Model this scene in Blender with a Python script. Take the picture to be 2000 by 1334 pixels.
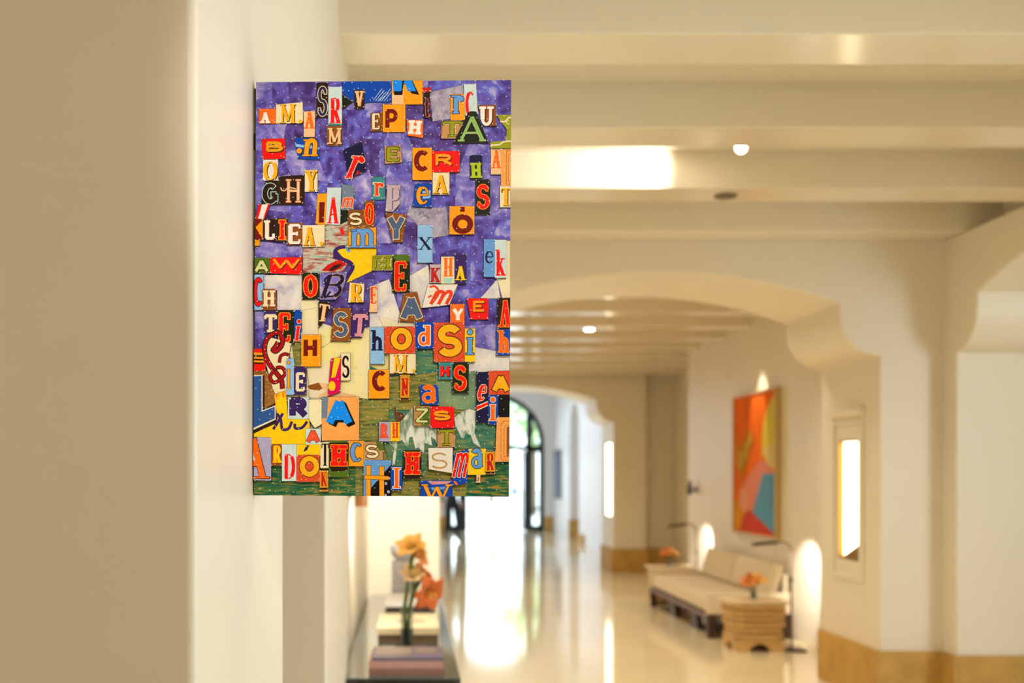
import bpy, bmesh, math, random
from mathutils import Vector, Matrix
for o in list(bpy.data.objects):
    bpy.data.objects.remove(o, do_unlink=True)
SC = bpy.context.scene
COL = SC.collection
F = 2250.0            # focal length in pixels of the 2000 px wide frame
CXP, CYP, EYE = 800.0, 925.0, 1.55

# ------------------------------------------------------------------ camera
cam_d = bpy.data.cameras.new('camera')
cam = bpy.data.objects.new('camera', cam_d)
COL.objects.link(cam)
cam.location = (0, 0, EYE)
cam.rotation_euler = (math.radians(90), 0, 0)
cam_d.sensor_width = 36.0
cam_d.lens = 36.0 * F / 2000.0
cam_d.shift_x = (1000 - CXP) / 2000.0
cam_d.shift_y = (CYP - 667) / 2000.0
cam_d.clip_start = 0.05
cam_d.clip_end = 400
cam_d.dof.use_dof = True
cam_d.dof.focus_distance = 1.838
cam_d.dof.aperture_fstop = 3.6
SC.camera = cam

# ------------------------------------------------------------------ colour, world, lights
SC.view_settings.view_transform = 'Standard'
SC.view_settings.look = 'None'
SC.view_settings.gamma = 1.0
SC.view_settings.use_curve_mapping = False
SC.view_settings.exposure = 1.08
W = bpy.data.worlds.new('world'); SC.world = W
W.use_nodes = True
nt = W.node_tree
nt.nodes.clear()
wo = nt.nodes.new('ShaderNodeOutputWorld'); wb = nt.nodes.new('ShaderNodeBackground')
wb.inputs['Color'].default_value = (0.80, 0.92, 1.0, 1)
wb.inputs['Strength'].default_value = 2.5
nt.links.new(wb.outputs[0], wo.inputs[0])

def lamp(kind, name, loc, power, color, rot=None, aim=None, **kw):
    d = bpy.data.lights.new(name, kind)
    d.energy = power
    d.color = color
    for k, v in kw.items():
        setattr(d, k, v)
    o = bpy.data.objects.new(name, d)
    COL.objects.link(o)
    o.location = loc
    if rot: o.rotation_euler = rot
    if aim:
        o.rotation_euler = (Vector(aim) - Vector(loc)).to_track_quat('-Z', 'Y').to_euler()
    return o
WARM = (1.0, 0.80, 0.52)
SOFT = (1.0, 0.87, 0.68)
DAY = (0.78, 0.87, 1.0)
# unseen warm fill added behind the camera, and daylight from the side aisle window
lamp('AREA', 'rear_fill_light', (1.6, -3.0, 2.0), 18, (1.0, 0.88, 0.72), aim=(1.2, 6, 1.5), shape='RECTANGLE', size=3.0, size_y=2.4)
lamp('AREA', 'aisle_window_light', (5.9, 2.1, 1.9), 58, (0.66, 0.80, 1.0), aim=(-0.25, 1.9, 1.5), shape='RECTANGLE', size=2.6, size_y=2.2)
# unseen cool fill added in front of the lobby's closed left wall
lamp('AREA', 'lobby_fill_light', (-0.6, 25.0, 2.3), 70, (0.80, 0.86, 1.0), aim=(4.0, 25, 1.6), shape='RECTANGLE', size=6.0, size_y=2.6)
lamp('SPOT', 'collage_fill_light', (0.5, -0.6, 2.7), 60, (1.0, 0.95, 0.88), aim=(-0.02, 1.84, 1.84), spot_size=math.radians(18.5), spot_blend=0.3, shadow_soft_size=0.05)  # unseen spot added to brighten the collage
# unseen warm spots without fittings, added for the corridor's soft base light
for (lx, ly, p) in ((1.9, 1.0, 9), (1.1, 2.4, 20), (0.45, 4.85, 34), (2.0, 4.85, 52), (1.9, 6.95, 56),
                    (0.9, 9.4, 62), (2.4, 9.4, 56), (1.4, 11.6, 82), (1.4, 13.8, 82), (0.9, 16.0, 64), (2.4, 16.0, 60)):
    lamp('SPOT', 'corridor_fill_light', (lx, ly, 3.28), p, SOFT, rot=(0, 0, 0), spot_size=math.radians(115 if ly > 9 else 108 if ly > 4 else 140), spot_blend=1.0, shadow_soft_size=0.09)

# ------------------------------------------------------------------ materials
def s2l(c):
    return tuple(((v / 255.0) / 12.92 if v / 255.0 <= 0.04045 else ((v / 255.0 + 0.055) / 1.055) ** 2.4) for v in c) + (1.0,)
MATS = {}
def mat(name, rgb, rough=0.5, metal=0.0, noise=0.0, scale=20.0, bump=0.0, emit=None, estr=0.0, coat=0.0, trans=0.0, ior=1.45, stretch=None, spec=0.5, sheen=0.0):
    if name in MATS: return MATS[name]
    m = bpy.data.materials.new(name); m.use_nodes = True
    t = m.node_tree; b = t.nodes['Principled BSDF']
    col = s2l(rgb)
    b.inputs['Base Color'].default_value = col
    b.inputs['Roughness'].default_value = rough
    b.inputs['Metallic'].default_value = metal
    b.inputs['IOR'].default_value = ior
    b.inputs['Coat Weight'].default_value = coat
    b.inputs['Coat Roughness'].default_value = 0.06
    b.inputs['Transmission Weight'].default_value = trans
    b.inputs['Specular IOR Level'].default_value = spec
    b.inputs['Sheen Weight'].default_value = sheen
    if emit:
        b.inputs['Emission Color'].default_value = s2l(emit)
        b.inputs['Emission Strength'].default_value = estr
    if noise or bump:
        tc = t.nodes.new('ShaderNodeTexCoord'); mp = t.nodes.new('ShaderNodeMapping')
        n = t.nodes.new('ShaderNodeTexNoise'); n.inputs['Scale'].default_value = scale
        n.inputs['Detail'].default_value = 5
        if stretch: mp.inputs['Scale'].default_value = stretch
        t.links.new(tc.outputs['Object'], mp.inputs[0]); t.links.new(mp.outputs[0], n.inputs['Vector'])
        if noise:
            r = t.nodes.new('ShaderNodeValToRGB')
            r.color_ramp.elements[0].position = 0.3; r.color_ramp.elements[1].position = 0.7
            r.color_ramp.elements[0].color = tuple(max(0, c * (1 - noise)) for c in col[:3]) + (1,)
            r.color_ramp.elements[1].color = tuple(min(1, c * (1 + noise)) for c in col[:3]) + (1,)
            t.links.new(n.outputs['Fac'], r.inputs[0]); t.links.new(r.outputs[0], b.inputs['Base Color'])
        if bump:
            bp = t.nodes.new('ShaderNodeBump'); bp.inputs['Strength'].default_value = bump
            bp.inputs['Distance'].default_value = 0.004
            t.links.new(n.outputs['Fac'], bp.inputs['Height']); t.links.new(bp.outputs[0], b.inputs['Normal'])
    MATS[name] = m
    return m

def ramp_mat(name, stops, scale=9, stretch=(1, 1, 1), detail=6, rough=0.5, distortion=0.6, rot=0.0, axis_grad=None):
    """watercolour / brushwork print: noise through a colour ramp, shifted per object so that seams show"""
    if name in MATS: return MATS[name]
    m = bpy.data.materials.new(name); m.use_nodes = True
    t = m.node_tree; b = t.nodes['Principled BSDF']
    b.inputs['Roughness'].default_value = rough; b.inputs['Specular IOR Level'].default_value = 0.12
    tc = t.nodes.new('ShaderNodeTexCoord'); mp = t.nodes.new('ShaderNodeMapping')
    mp.inputs['Scale'].default_value = stretch; mp.inputs['Rotation'].default_value = (0, rot, 0)
    oi = t.nodes.new('ShaderNodeObjectInfo'); mu = t.nodes.new('ShaderNodeMath'); mu.operation = 'MULTIPLY'; mu.inputs[1].default_value = 40
    n = t.nodes.new('ShaderNodeTexNoise'); n.noise_dimensions = '4D'
    n.inputs['Scale'].default_value = scale; n.inputs['Detail'].default_value = detail
    n.inputs['Distortion'].default_value = distortion
    r = t.nodes.new('ShaderNodeValToRGB')
    el = r.color_ramp.elements
    while len(el) > 1: el.remove(el[-1])
    el[0].position = stops[0][0]; el[0].color = s2l(stops[0][1])
    for p, c in stops[1:]:
        e = el.new(p); e.color = s2l(c)
    t.links.new(tc.outputs['Object'], mp.inputs[0]); t.links.new(mp.outputs[0], n.inputs['Vector'])
    t.links.new(oi.outputs['Random'], mu.inputs[0]); t.links.new(mu.outputs[0], n.inputs['W'])
    t.links.new(n.outputs['Fac'], r.inputs[0]); t.links.new(r.outputs[0], b.inputs['Base Color'])
    MATS[name] = m
    return m

PAINT = mat('cream_wall_paint', (241, 231, 210), rough=0.42, noise=0.015, scale=1.5)
PAINT_C = mat('cream_satin_ceiling_paint', (242, 231, 208), rough=0.16, noise=0.01, scale=1.2)
PAINT_L = mat('white_lobby_paint', (232, 230, 228), rough=0.45, noise=0.01, scale=2)
STONE = mat('honey_stone', (200, 158, 80), rough=0.6, noise=0.12, scale=6)
FLOOR = mat('polished_cream_stone', (236, 221, 184), rough=0.075, noise=0.05, scale=0.7, coat=0.0)
BLACKM = mat('dark_painted_steel', (28, 36, 40), rough=0.4)
GLASS = mat('clear_glass', (240, 250, 252), rough=0.0, trans=1.0, ior=1.3)

# ------------------------------------------------------------------ mesh helpers
def new_obj(name, bm, mats, parent=None, kind=None, smooth=False, bevel=0.0, seg=2):
    me = bpy.data.meshes.new(name)
    bmesh.ops.recalc_face_normals(bm, faces=bm.faces[:])
    bm.to_mesh(me); bm.free()
    if not isinstance(mats, (list, tuple)): mats = [mats]
    for m in mats: me.materials.append(m)
    if smooth:
        for p in me.polygons: p.use_smooth = True
    o = bpy.data.objects.new(name, me)
    COL.objects.link(o)
    if parent is not None: o.parent = parent
    if kind: o['kind'] = kind
    if bevel:
        b = o.modifiers.new('bevel', 'BEVEL'); b.width = bevel; b.segments = seg
        b.limit_method = 'ANGLE'; b.angle_limit = math.radians(35); b.harden_normals = True
        for p in me.polygons: p.use_smooth = True
        me.set_sharp_from_angle(angle=math.radians(35)) if hasattr(me, 'set_sharp_from_angle') else None
    return o

def tag(o, label, cat, group=None):
    o['label'] = label; o['category'] = cat
    if group: o['group'] = group
    return o

def thing(name, label, cat, loc, group=None, rz=0.0):
    o = bpy.data.objects.new(name, None); COL.objects.link(o)
    o.empty_display_size = 0.1
    o.location = loc; o.rotation_euler = (0, 0, rz)
    return tag(o, label, cat, group)

def box(bm, x0, y0, z0, x1, y1, z1, mi=0):
    vs = [bm.verts.new(p) for p in ((x0, y0, z0), (x1, y0, z0), (x1, y1, z0), (x0, y1, z0), (x0, y0, z1), (x1, y0, z1), (x1, y1, z1), (x0, y1, z1))]
    for f in ((0, 3, 2, 1), (4, 5, 6, 7), (0, 1, 5, 4), (1, 2, 6, 5), (2, 3, 7, 6), (3, 0, 4, 7)):
        fc = bm.faces.new([vs[i] for i in f]); fc.material_index = mi
    return vs

def boxo(name, b, m, parent=None, kind=None, bevel=0.0, seg=2):
    bm = bmesh.new(); box(bm, *b)
    return new_obj(name, bm, m, parent, kind, bevel=bevel, seg=seg)

def prism(bm, pts, a, b, axis='y', mi=0):
    """pts: 2D outline; extruded from a to b along axis. y: pts=(x,z); x: pts=(y,z); z: pts=(x,y)"""
    def P(p, t):
        return {'y': (p[0], t, p[1]), 'x': (t, p[0], p[1]), 'z': (p[0], p[1], t)}[axis]
    A = [bm.verts.new(P(p, a)) for p in pts]; B = [bm.verts.new(P(p, b)) for p in pts]
    n = len(pts)
    f = bm.faces.new(A); f.material_index = mi
    f = bm.faces.new(B[::-1]); f.material_index = mi
    for i in range(n):
        f = bm.faces.new((A[i], A[(i + 1) % n], B[(i + 1) % n], B[i])); f.material_index = mi

def tube(bm, pts, r, n=10, mi=0, cap=True):
    """round bar along a polyline; r a number or one radius per point"""
    pts = [Vector(p) for p in pts]
    rs = r if isinstance(r, (list, tuple)) else [r] * len(pts)
    rings = []; up = None
    for i, p in enumerate(pts):
        d = (pts[min(i + 1, len(pts) - 1)] - pts[max(i - 1, 0)]).normalized()
        if up is None:
            up = Vector((0, 0, 1)) if abs(d.z) < 0.9 else Vector((1, 0, 0))
        s = d.cross(up)
        if s.length < 1e-4: s = d.cross(Vector((0, 1, 0)))
        s.normalize(); up = s.cross(d).normalized()
        rings.append([bm.verts.new(p + (s * math.cos(a) + up * math.sin(a)) * rs[i]) for a in [2 * math.pi * k / n for k in range(n)]])
    for i in range(len(rings) - 1):
        for k in range(n):
            f = bm.faces.new((rings[i][k], rings[i][(k + 1) % n], rings[i + 1][(k + 1) % n], rings[i + 1][k])); f.material_index = mi
    if cap:
        for rg in (rings[0], rings[-1][::-1]):
            f = bm.faces.new(rg); f.material_index = mi

def lathe(bm, prof, c=(0, 0, 0), n=24, mi=0):
    rings = [[bm.verts.new((c[0] + r * math.cos(2 * math.pi * k / n), c[1] + r * math.sin(2 * math.pi * k / n), c[2] + z)) for k in range(n)] for r, z in prof]
    for i in range(len(rings) - 1):
        for k in range(n):
            f = bm.faces.new((rings[i][k], rings[i][(k + 1) % n], rings[i + 1][(k + 1) % n], rings[i + 1][k])); f.material_index = mi
    f = bm.faces.new(rings[0][::-1]); f.material_index = mi
    f = bm.faces.new(rings[-1]); f.material_index = mi

def arc(cx, cy, rx, ry, a0, a1, n=12):
    return [(cx + rx * math.cos(math.radians(a0 + (a1 - a0) * i / n)), cy + ry * math.sin(math.radians(a0 + (a1 - a0) * i / n))) for i in range(n + 1)]

def cut(o, x0, y0, z0, x1, y1, z1):
    bm = bmesh.new(); box(bm, x0, y0, z0, x1, y1, z1)
    bmesh.ops.recalc_face_normals(bm, faces=bm.faces[:])
    me = bpy.data.meshes.new('tmp'); bm.to_mesh(me); bm.free()
    c = bpy.data.objects.new('tmp', me); COL.objects.link(c)
    md = o.modifiers.new('cut', 'BOOLEAN'); md.object = c; md.operation = 'DIFFERENCE'; md.solver = 'EXACT'
    bpy.context.view_layer.update()
    dg = bpy.context.evaluated_depsgraph_get()
    nm = bpy.data.meshes.new_from_object(o.evaluated_get(dg))
    o.modifiers.clear(); o.data = nm
    bpy.data.objects.remove(c, do_unlink=True)

def corbel_opening(a, b, zs, top, r=0.27, rise=0.08, sag=0.208, n=20):
    """outline of an opening between a and b: jambs, convex quarter-round corbels, shallow segmental arch"""
    L = [(a, 0.0), (a, zs)]
    L += arc(a, zs + r, r, r, -90, 0, 8)[1:]
    L.append((a + r, zs + r + rise))
    za = zs + r + rise; c = (a + b) / 2; h = (b - a) / 2 - r
    R = (h * h + sag * sag) / (2 * sag)
    for i in range(1, n):
        x = c - h + 2 * h * i / n
        L.append((x, za + sag - (R - math.sqrt(R * R - (x - c) ** 2))))
    Rr = [(a + b - x, z) for x, z in L if x <= a + r + 1e-6][::-1]
    return L + Rr

def arch_wall(name, a, b, out0, out1, zs, top, t0, t1, axis, m, **kw):
    op = corbel_opening(a, b, zs, top, **kw)
    pts = [(out0, 0.0)] + op + [(out1, 0.0), (out1, top), (out0, top)]
    bm = bmesh.new(); prism(bm, pts, t0, t1, axis)
    return new_obj(name, bm, m, kind='structure', bevel=0.012, seg=3)

# ------------------------------------------------------------------ setting
ZC, ZB = 3.302, 3.10     # ceiling, underside of beams
bm = bmesh.new(); box(bm, -3, -5, -0.2, 8, 31.2, 0)
new_obj('floor', bm, FLOOR, kind='structure')
bm = bmesh.new(); box(bm, -3, -5, ZC, 8, 19.16, ZC + 0.25)
ceil = new_obj('ceiling', bm, PAINT_C, kind='structure')
def beam(y, x0, x1, w=0.31):
    return boxo('beam', (x0, y, ZB, x1, y + w, ZC + 0.02), PAINT_C, ceil, bevel=0.008)
for k in range(-5, 4):
    beam(4.06 + 1.10 * k, -0.34, 3.80)
for k in range(9):
    beam(8.83 + 1.10 * k, -0.45, 4.2)

# first cross arch
w = arch_wall('wall_near_arch', 0.2, 3.13, -1.3, 3.60, 2.335, ZC + 0.02, 7.67, 8.76, 'y', PAINT)
cut(w, 3.0, 8.03, 0.935, 3.32, 8.41, 1.79)
# second cross arch
w2 = arch_wall('wall_far_arch', 0.15, 3.20, -1.3, 3.71, 2.36, ZC + 0.9, 18.07, 19.16, 'y', PAINT)
cut(w2, 3.0, 18.25, 0.86, 3.40, 18.95, 2.05)
# right side of the near bay: arcade with arched openings, upper wall set back
op1 = corbel_opening(4.45, 7.48, 2.335, ZB); op0 = corbel_opening(0.6, 3.5, 2.335, ZB)
pts = [(-4.0, 0)] + op0 + op1 + [(7.68, 0), (7.68, ZB), (-4.0, ZB)]
bm = bmesh.new(); prism(bm, pts, 3.55, 4.6, 'x')
new_obj('wall_right_arcade', bm, PAINT, kind='structure', bevel=0.012, seg=3)
boxo('wall_right_upper', (3.79, -4, ZB - 0.02, 4.6, 7.68, ZC + 0.02), PAINT, kind='structure')
# aisle outer wall with a window opening
bm = bmesh.new()
box(bm, 6.4, -5, 0, 6.6, 0.6, 3.3); box(bm, 6.4, 3.6, 0, 6.6, 9, 3.3); box(bm, 6.4, 0.6, 0, 6.6, 3.6, 0.6); box(bm, 6.4, 0.6, 3.0, 6.6, 3.6, 3.3)
box(bm, 4.6, 8.8, 0, 6.6, 9.0, 3.3)
new_obj('wall_aisle', bm, PAINT, kind='structure')
bm = bmesh.new(); box(bm, -3, -5.2, 0, 8, -5, 3.3)
new_obj('wall_rear', bm, PAINT, kind='structure')
# left wall of the near bay, with the low opening behind the collage
opl = corbel_opening(2.28, 3.50, 1.98, ZB, r=0.2, rise=0.04, sag=0.10, n=10)
pts = [(1.355, 0)] + opl + [(4.70, 0), (4.70, ZC + 0.02), (1.355, ZC + 0.02)]
bm = bmesh.new(); prism(bm, pts, -0.25, -1.3, 'x')
new_obj('wall_left', bm, PAINT, kind='structure', bevel=0.013, seg=4)
boxo('wall_left_recess', (-1.3, 4.70, 0, -0.275, 7.67, ZC + 0.02), PAINT, kind='structure')
boxo('wall_left_back', (-2.6, -5, 0, -2.5, 8, ZC + 0.02), PAINT, kind='structure')
# right side of the sofa bay
boxo('wall_right', (3.60, 8.76, 0, 3.95, 14.9, ZC + 0.02), PAINT, kind='structure', bevel=0.01)
boxo('wall_right_deep', (4.20, 14.9, 0, 4.4, 18.32, ZC + 0.02), PAINT, kind='structure')
boxo('wall_right_end', (3.71, 18.30, 0, 4.4, 18.6, ZC + 0.02), PAINT, kind='structure')
boxo('wall_right_return', (3.95, 14.7, 0, 4.4, 14.9, ZC + 0.02), PAINT, kind='structure')
boxo('wall_left_far', (-0.6, 8.76, 0, -0.4, 18.07, ZC + 0.02), PAINT, kind='structure')

# lobby beyond the second arch
boxo('wall_lobby_right', (3.85, 19.16, 0, 4.35, 25.6, 4.2), PAINT_L, kind='structure')
bm = bmesh.new()
pts = [(25.6, 0), (25.6, 4.2), (31.0, 4.2), (31.0, 0), (27.7, 0), (27.7, 2.55)] + arc(26.95, 2.55, 0.75, 0.66, 0, 180, 14)[1:-1] + [(26.2, 2.55), (26.2, 0)]
prism(bm, pts, 3.85, 4.35, 'x')
new_obj('wall_lobby_arcade', bm, PAINT_L, kind='structure', bevel=0.01)
boxo('wall_lobby_outer', (4.9, 24, 0, 5.1, 31, 4.2), PAINT_L, kind='structure')
boxo('wall_lobby_left', (-1.6, 19.16, 0, -1.4, 31, 4.2), PAINT_L, kind='structure')
boxo('ceiling_lobby', (-1.6, 19.16, 4.05, 5.1, 31.2, 4.3), PAINT_L, kind='structure')
# end wall with the arched doorway
DX, DR, DS = 2.31, 1.29, 2.37
pts = [(-1.6, 0), (DX - DR, 0), (DX - DR, DS)] + arc(DX, DS, DR, DR, 180, 0, 28)[1:-1] + [(DX + DR, DS), (DX + DR, 0), (5.1, 0), (5.1, 4.3), (-1.6, 4.3)]
bm = bmesh.new(); prism(bm, pts, 30.9, 31.2, 'y')
new_obj('wall_end', bm, PAINT_L, kind='structure')

# doorway joinery
door = bpy.data.objects.new('door_1', None); COL.objects.link(door); door.location = (DX, 30.9, 0); door['kind'] = 'structure'
def dl(bm, x0, z0, x1, z1, y0=0.0, y1=0.12): box(bm, x0, y0, z0, x1, y1, z1)
bm = bmesh.new()
t = 0.12
ring_o = [(-DR, 0), (-DR, DS)] + arc(0, DS, DR, DR, 180, 0, 28)[1:-1] + [(DR, DS), (DR, 0)]
ring_i = [(-(DR - t), 0), (-(DR - t), DS)] + arc(0, DS, DR - t, DR - t, 180, 0, 28)[1:-1] + [(DR - t, DS), (DR - t, 0)]
prism(bm, ring_o + ring_i[::-1], -0.02, 0.16, 'y')
new_obj('door_frame', bm, BLACKM, door, bevel=0.006)
mx = 0.90; ztr = 2.24
for sx in (-1, 1):
    bm = bmesh.new(); zt = DS + math.sqrt((DR - t) ** 2 - mx ** 2)
    dl(bm, min(sx * (mx - 0.085), sx * (mx + 0.085)), 0, max(sx * (mx - 0.085), sx * (mx + 0.085)), zt + 0.03)
    new_obj('mullion', bm, BLACKM, door)
    bm = bmesh.new(); a, b = sorted((sx * (mx + 0.085), sx * (DR - t)))
    dl(bm, a, 0.0, b, 0.16, 0.02, 0.1); dl(bm, a, 0.58, b, 0.64, 0.02, 0.1); dl(bm, a, 2.12, b, 2.2, 0.02, 0.1)
    new_obj('sidelight_rail', bm, BLACKM, door)
    for z0, z1 in ((0.16, 0.58), (0.64, 2.12)):
        bm = bmesh.new(); dl(bm, a, z0, b, z1, 0.05, 0.058)
        new_obj('sidelight_pane', bm, GLASS, door)
bm = bmesh.new(); dl(bm, -(DR - t), ztr - 0.06, DR - t, ztr + 0.06)
new_obj('transom', bm, BLACKM, door)
bm = bmesh.new()
pts = [(-(DR - t), ztr + 0.06), (-(DR - t), DS)] + arc(0, DS, DR - t, DR - t, 180, 0, 24)[1:-1] + [(DR - t, DS), (DR - t, ztr + 0.06)]
prism(bm, pts, 0.05, 0.058, 'y')
new_obj('fanlight_pane', bm, GLASS, door)
# the two leaves stand open outwards
for sx in (-1, 1):
    bm = bmesh.new(); x = sx * (mx - 0.085); a, b = sorted((x, x - sx * 0.05))
    for (y0, y1, z0, z1) in ((0.12, 0.92, 0.02, 0.30), (0.12, 0.92, 2.06, 2.16), (0.12, 0.22, 0.3, 2.06), (0.82, 0.92, 0.3, 2.06), (0.22, 0.82, 0.95, 1.0)):
        box(bm, a, y0, z0, b, y1, z1)
    leaf = new_obj('door_leaf', bm, BLACKM, door)
    for z0, z1 in ((0.30, 0.95), (1.0, 2.06)):
        bm = bmesh.new(); box(bm, (a + b) / 2 - 0.004, 0.22, z0, (a + b) / 2 + 0.004, 0.82, z1)
        new_obj('leaf_pane', bm, GLASS, leaf)
    bm = bmesh.new(); tube(bm, [(a - 0.03, 0.86, 0.9), (a - 0.06, 0.86, 0.93), (a - 0.06, 0.86, 1.2), (a - 0.03, 0.86, 1.23)], 0.012, 8)
    new_obj('handle', bm, BLACKM, leaf)

# stone skirting
SKH = 0.37
def skirt(name, boxes):
    bm = bmesh.new()
    for b in boxes: box(bm, *b)
    return new_obj(name, bm, STONE, kind='structure', bevel=0.006)
skirt('baseboard_near_right', [(3.10, 7.64, 0, 3.55, 7.67, SKH), (3.10, 7.67, 0, 3.13, 8.76, SKH), (3.52, 7.45, 0, 3.55, 7.64, SKH), (3.55, 7.45, 0, 4.6, 7.48, SKH)])
skirt('baseboard_far_right', [(3.17, 18.04, 0, 3.74, 18.07, SKH), (3.17, 18.07, 0, 3.20, 19.16, SKH), (3.71, 18.07, 0, 3.74, 18.27, SKH), (3.74, 18.27, 0, 4.2, 18.30, SKH)])
skirt('baseboard_near_left', [(0.2, 7.67, 0, 0.23, 8.76, SKH), (-0.27, 7.64, 0, 0.23, 7.67, SKH)])
skirt('baseboard_lobby', [(3.82, 27.67, 0, 4.35, 27.70, 0.45), (3.82, 25.3, 0, 3.85, 26.2, 0.2), (DX + DR + 0.02, 30.87, 0, 3.84, 30.9, 0.4), (0.2, 30.87, 0, DX - DR - 0.02, 30.9, 0.4)])
# ------------------------------------------------------------------ lit niches in the arch piers
def niche(name, label, xf, y0, y1, z0, z1, colr, strength, side, reveal, fw=0.045):
    t = thing(name, label, 'wall light', (xf, (y0 + y1) / 2, z0))
    def L(bm, a, b, c, d, e, f): box(bm, a - xf, b - (y0 + y1) / 2, c - z0, d - xf, e - (y0 + y1) / 2, f - z0)
    bm = bmesh.new()      # metal lining of the reveal
    L(bm, xf, y1 - 0.012, z0 + 0.001, xf + 0.185, y1 - 0.001, z1 - 0.001); L(bm, xf, y0 + 0.001, z0 + 0.001, xf + 0.185, y0 + 0.012, z1 - 0.001)
    L(bm, xf, y0 + 0.012, z0 + 0.001, xf + 0.185, y1 - 0.012, z0 + 0.013); L(bm, xf, y0 + 0.012, z1 - 0.013, xf + 0.185, y1 - 0.012, z1 - 0.001)
    new_obj('lining', bm, reveal, t)
    bm = bmesh.new(); L(bm, xf + 0.035, y0 + 0.013, z0 + 0.014, xf + 0.05, y1 - 0.013, z1 - 0.014)
    new_obj('glowing_panel', bm, mat(name + '_glow', colr, rough=0.5, emit=colr, estr=strength), t)
    return t
GOLD = mat('brushed_gold', (150, 110, 36), rough=0.35, metal=0.6)
BLUEM = mat('blue_grey_metal', (70, 90, 130), rough=0.4)
nn_ = niche('lit_niche', 'tall glowing niche with a gold lining in the near right pier', 3.13, 8.03, 8.41, 0.935, 1.79, (255, 238, 196), 3.2, 1, GOLD)
niche('lit_niche', 'narrow blue-white glowing niche in the far arch pier', 3.20, 18.25, 18.95, 0.86, 2.05, (205, 222, 255), 2.4, 1, BLUEM)
bm = bmesh.new(); prism(bm, [(-0.177, 0.014), (-0.177, 0.13), (0.16, 0.014)], 0.020, 0.034, 'x')
new_obj('corner_plate', bm, GOLD, nn_)
# moulded surround of the near niche
sur = thing('niche_surround', 'cream plaster surround with a projecting ledge above the glowing gold niche', 'moulding', (3.13, 8.22, 0.85))
bm = bmesh.new()
for (a, b, c, d) in ((7.93, 0.80, 7.965, 1.98), (8.475, 0.80, 8.51, 1.98), (7.965, 0.80, 8.475, 0.835), (7.965, 1.90, 8.475, 1.935)):
    box(bm, -0.014, a - 8.22, b - 0.85, -0.0, c - 8.22, d - 0.85)
new_obj('surround', bm, PAINT, sur, bevel=0.004)
bm = bmesh.new()
prism(bm, [(-0.05, 1.13), (-0.05, 1.165), (0, 1.165), (0, 1.09)], -0.31, 0.31, 'y')
new_obj('ledge', bm, PAINT, sur, bevel=0.004)

# ------------------------------------------------------------------ paintings
def flatpoly(bm, pts, y, mi=0, th=0.0006):
    """thin plate in the local xz plane, facing -y"""
    prism(bm, pts, y, y - th, 'y', mi)
pt = thing('abstract_painting', 'large orange, yellow and blue abstract painting in a pale gold frame above the sofa', 'painting', (3.60, 11.9, 0.93))
pt.rotation_euler = (0, 0, math.radians(-90))
# local: x to the right seen from the corridor (runs towards the camera), -y out of the wall
PW, PH = 1.44, 1.44
bm = bmesh.new()
for b in ((-PW / 2 - 0.02, -0.06, -0.02, -PW / 2, 0, PH + 0.02), (PW / 2, -0.06, -0.02, PW / 2 + 0.02, 0, PH + 0.02), (-PW / 2, -0.06, -0.02, PW / 2, 0, 0), (-PW / 2, -0.06, PH, PW / 2, 0, PH + 0.02)):
    box(bm, *b)
new_obj('frame', bm, mat('pale_gold_frame', (205, 175, 110), rough=0.4, metal=0.3), pt)
bm = bmesh.new(); box(bm, -PW / 2, -0.045, 0, PW / 2, -0.005, PH)
cv = new_obj('canvas', bm, mat('orange_paint', (238, 112, 26), rough=0.8, spec=0.1, noise=0.12, scale=3), pt)
def patch(colname, rgb, pts, lay):
    bm = bmesh.new(); flatpoly(bm, [((u - 0.5) * PW, (1 - v) * PH) for u, v in pts], -0.0455 - lay * 0.0008)
    new_obj('painted_shape', bm, mat(colname, rgb, rough=0.8, spec=0.1, noise=0.06, scale=4), cv)
patch('yellow_paint', (222, 200, 78), [(0.995, 0.02), (0.995, 0.53), (0.86, 0.50), (0.70, 0.44), (0.69, 0.36), (0.72, 0.24), (0.80, 0.12)], 1)
patch('sand_paint', (226, 200, 130), [(0.72, 0.40), (0.995, 0.36), (0.995, 0.55), (0.80, 0.50)], 2)
patch('pink_paint', (226, 140, 118), [(0.66, 0.47), (0.80, 0.50), (0.995, 0.56), (0.70, 0.64), (0.48, 0.84), (0.28, 0.86), (0.13, 0.80), (0.20, 0.66)], 3)
patch('salmon_paint', (235, 160, 130), [(0.15, 0.70), (0.30, 0.66), (0.36, 0.80), (0.26, 0.86), (0.13, 0.78)], 4)
patch('blue_paint', (98, 158, 196), [(0.72, 0.57), (0.995, 0.57), (0.995, 0.985), (0.48, 0.85)], 5)
patch('amber_paint', (224, 150, 30), [(0.01, 0.76), (0.10, 0.78), (0.28, 0.86), (0.16, 0.99), (0.01, 0.99)], 6)
patch('red_paint', (208, 74, 56), [(0.40, 0.83), (0.48, 0.86), (0.985, 0.985), (0.17, 0.985), (0.27, 0.88)], 7)
for q, (cu, cvv, h, wd) in enumerate(((0.12, 0.42, 0.30, 0.05), (0.28, 0.42, 0.26, 0.06), (0.36, 0.38, 0.28, 0.05), (0.20, 0.50, 0.25, 0.06), (0.44, 0.32, 0.16, 0.05))):
    patch('ochre_stroke', (206, 160, 60), [(cu - wd, cvv), (cu, cvv - h / 2), (cu + wd, cvv), (cu, cvv + h / 2)], 8 + q)
lamp('SPOT', 'picture_wash_light', (3.25, 11.75, 3.02), 26, (1.0, 0.88, 0.72), aim=(3.66, 11.75, 1.9), spot_size=math.radians(38), spot_blend=0.5, shadow_soft_size=0.03)

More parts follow.
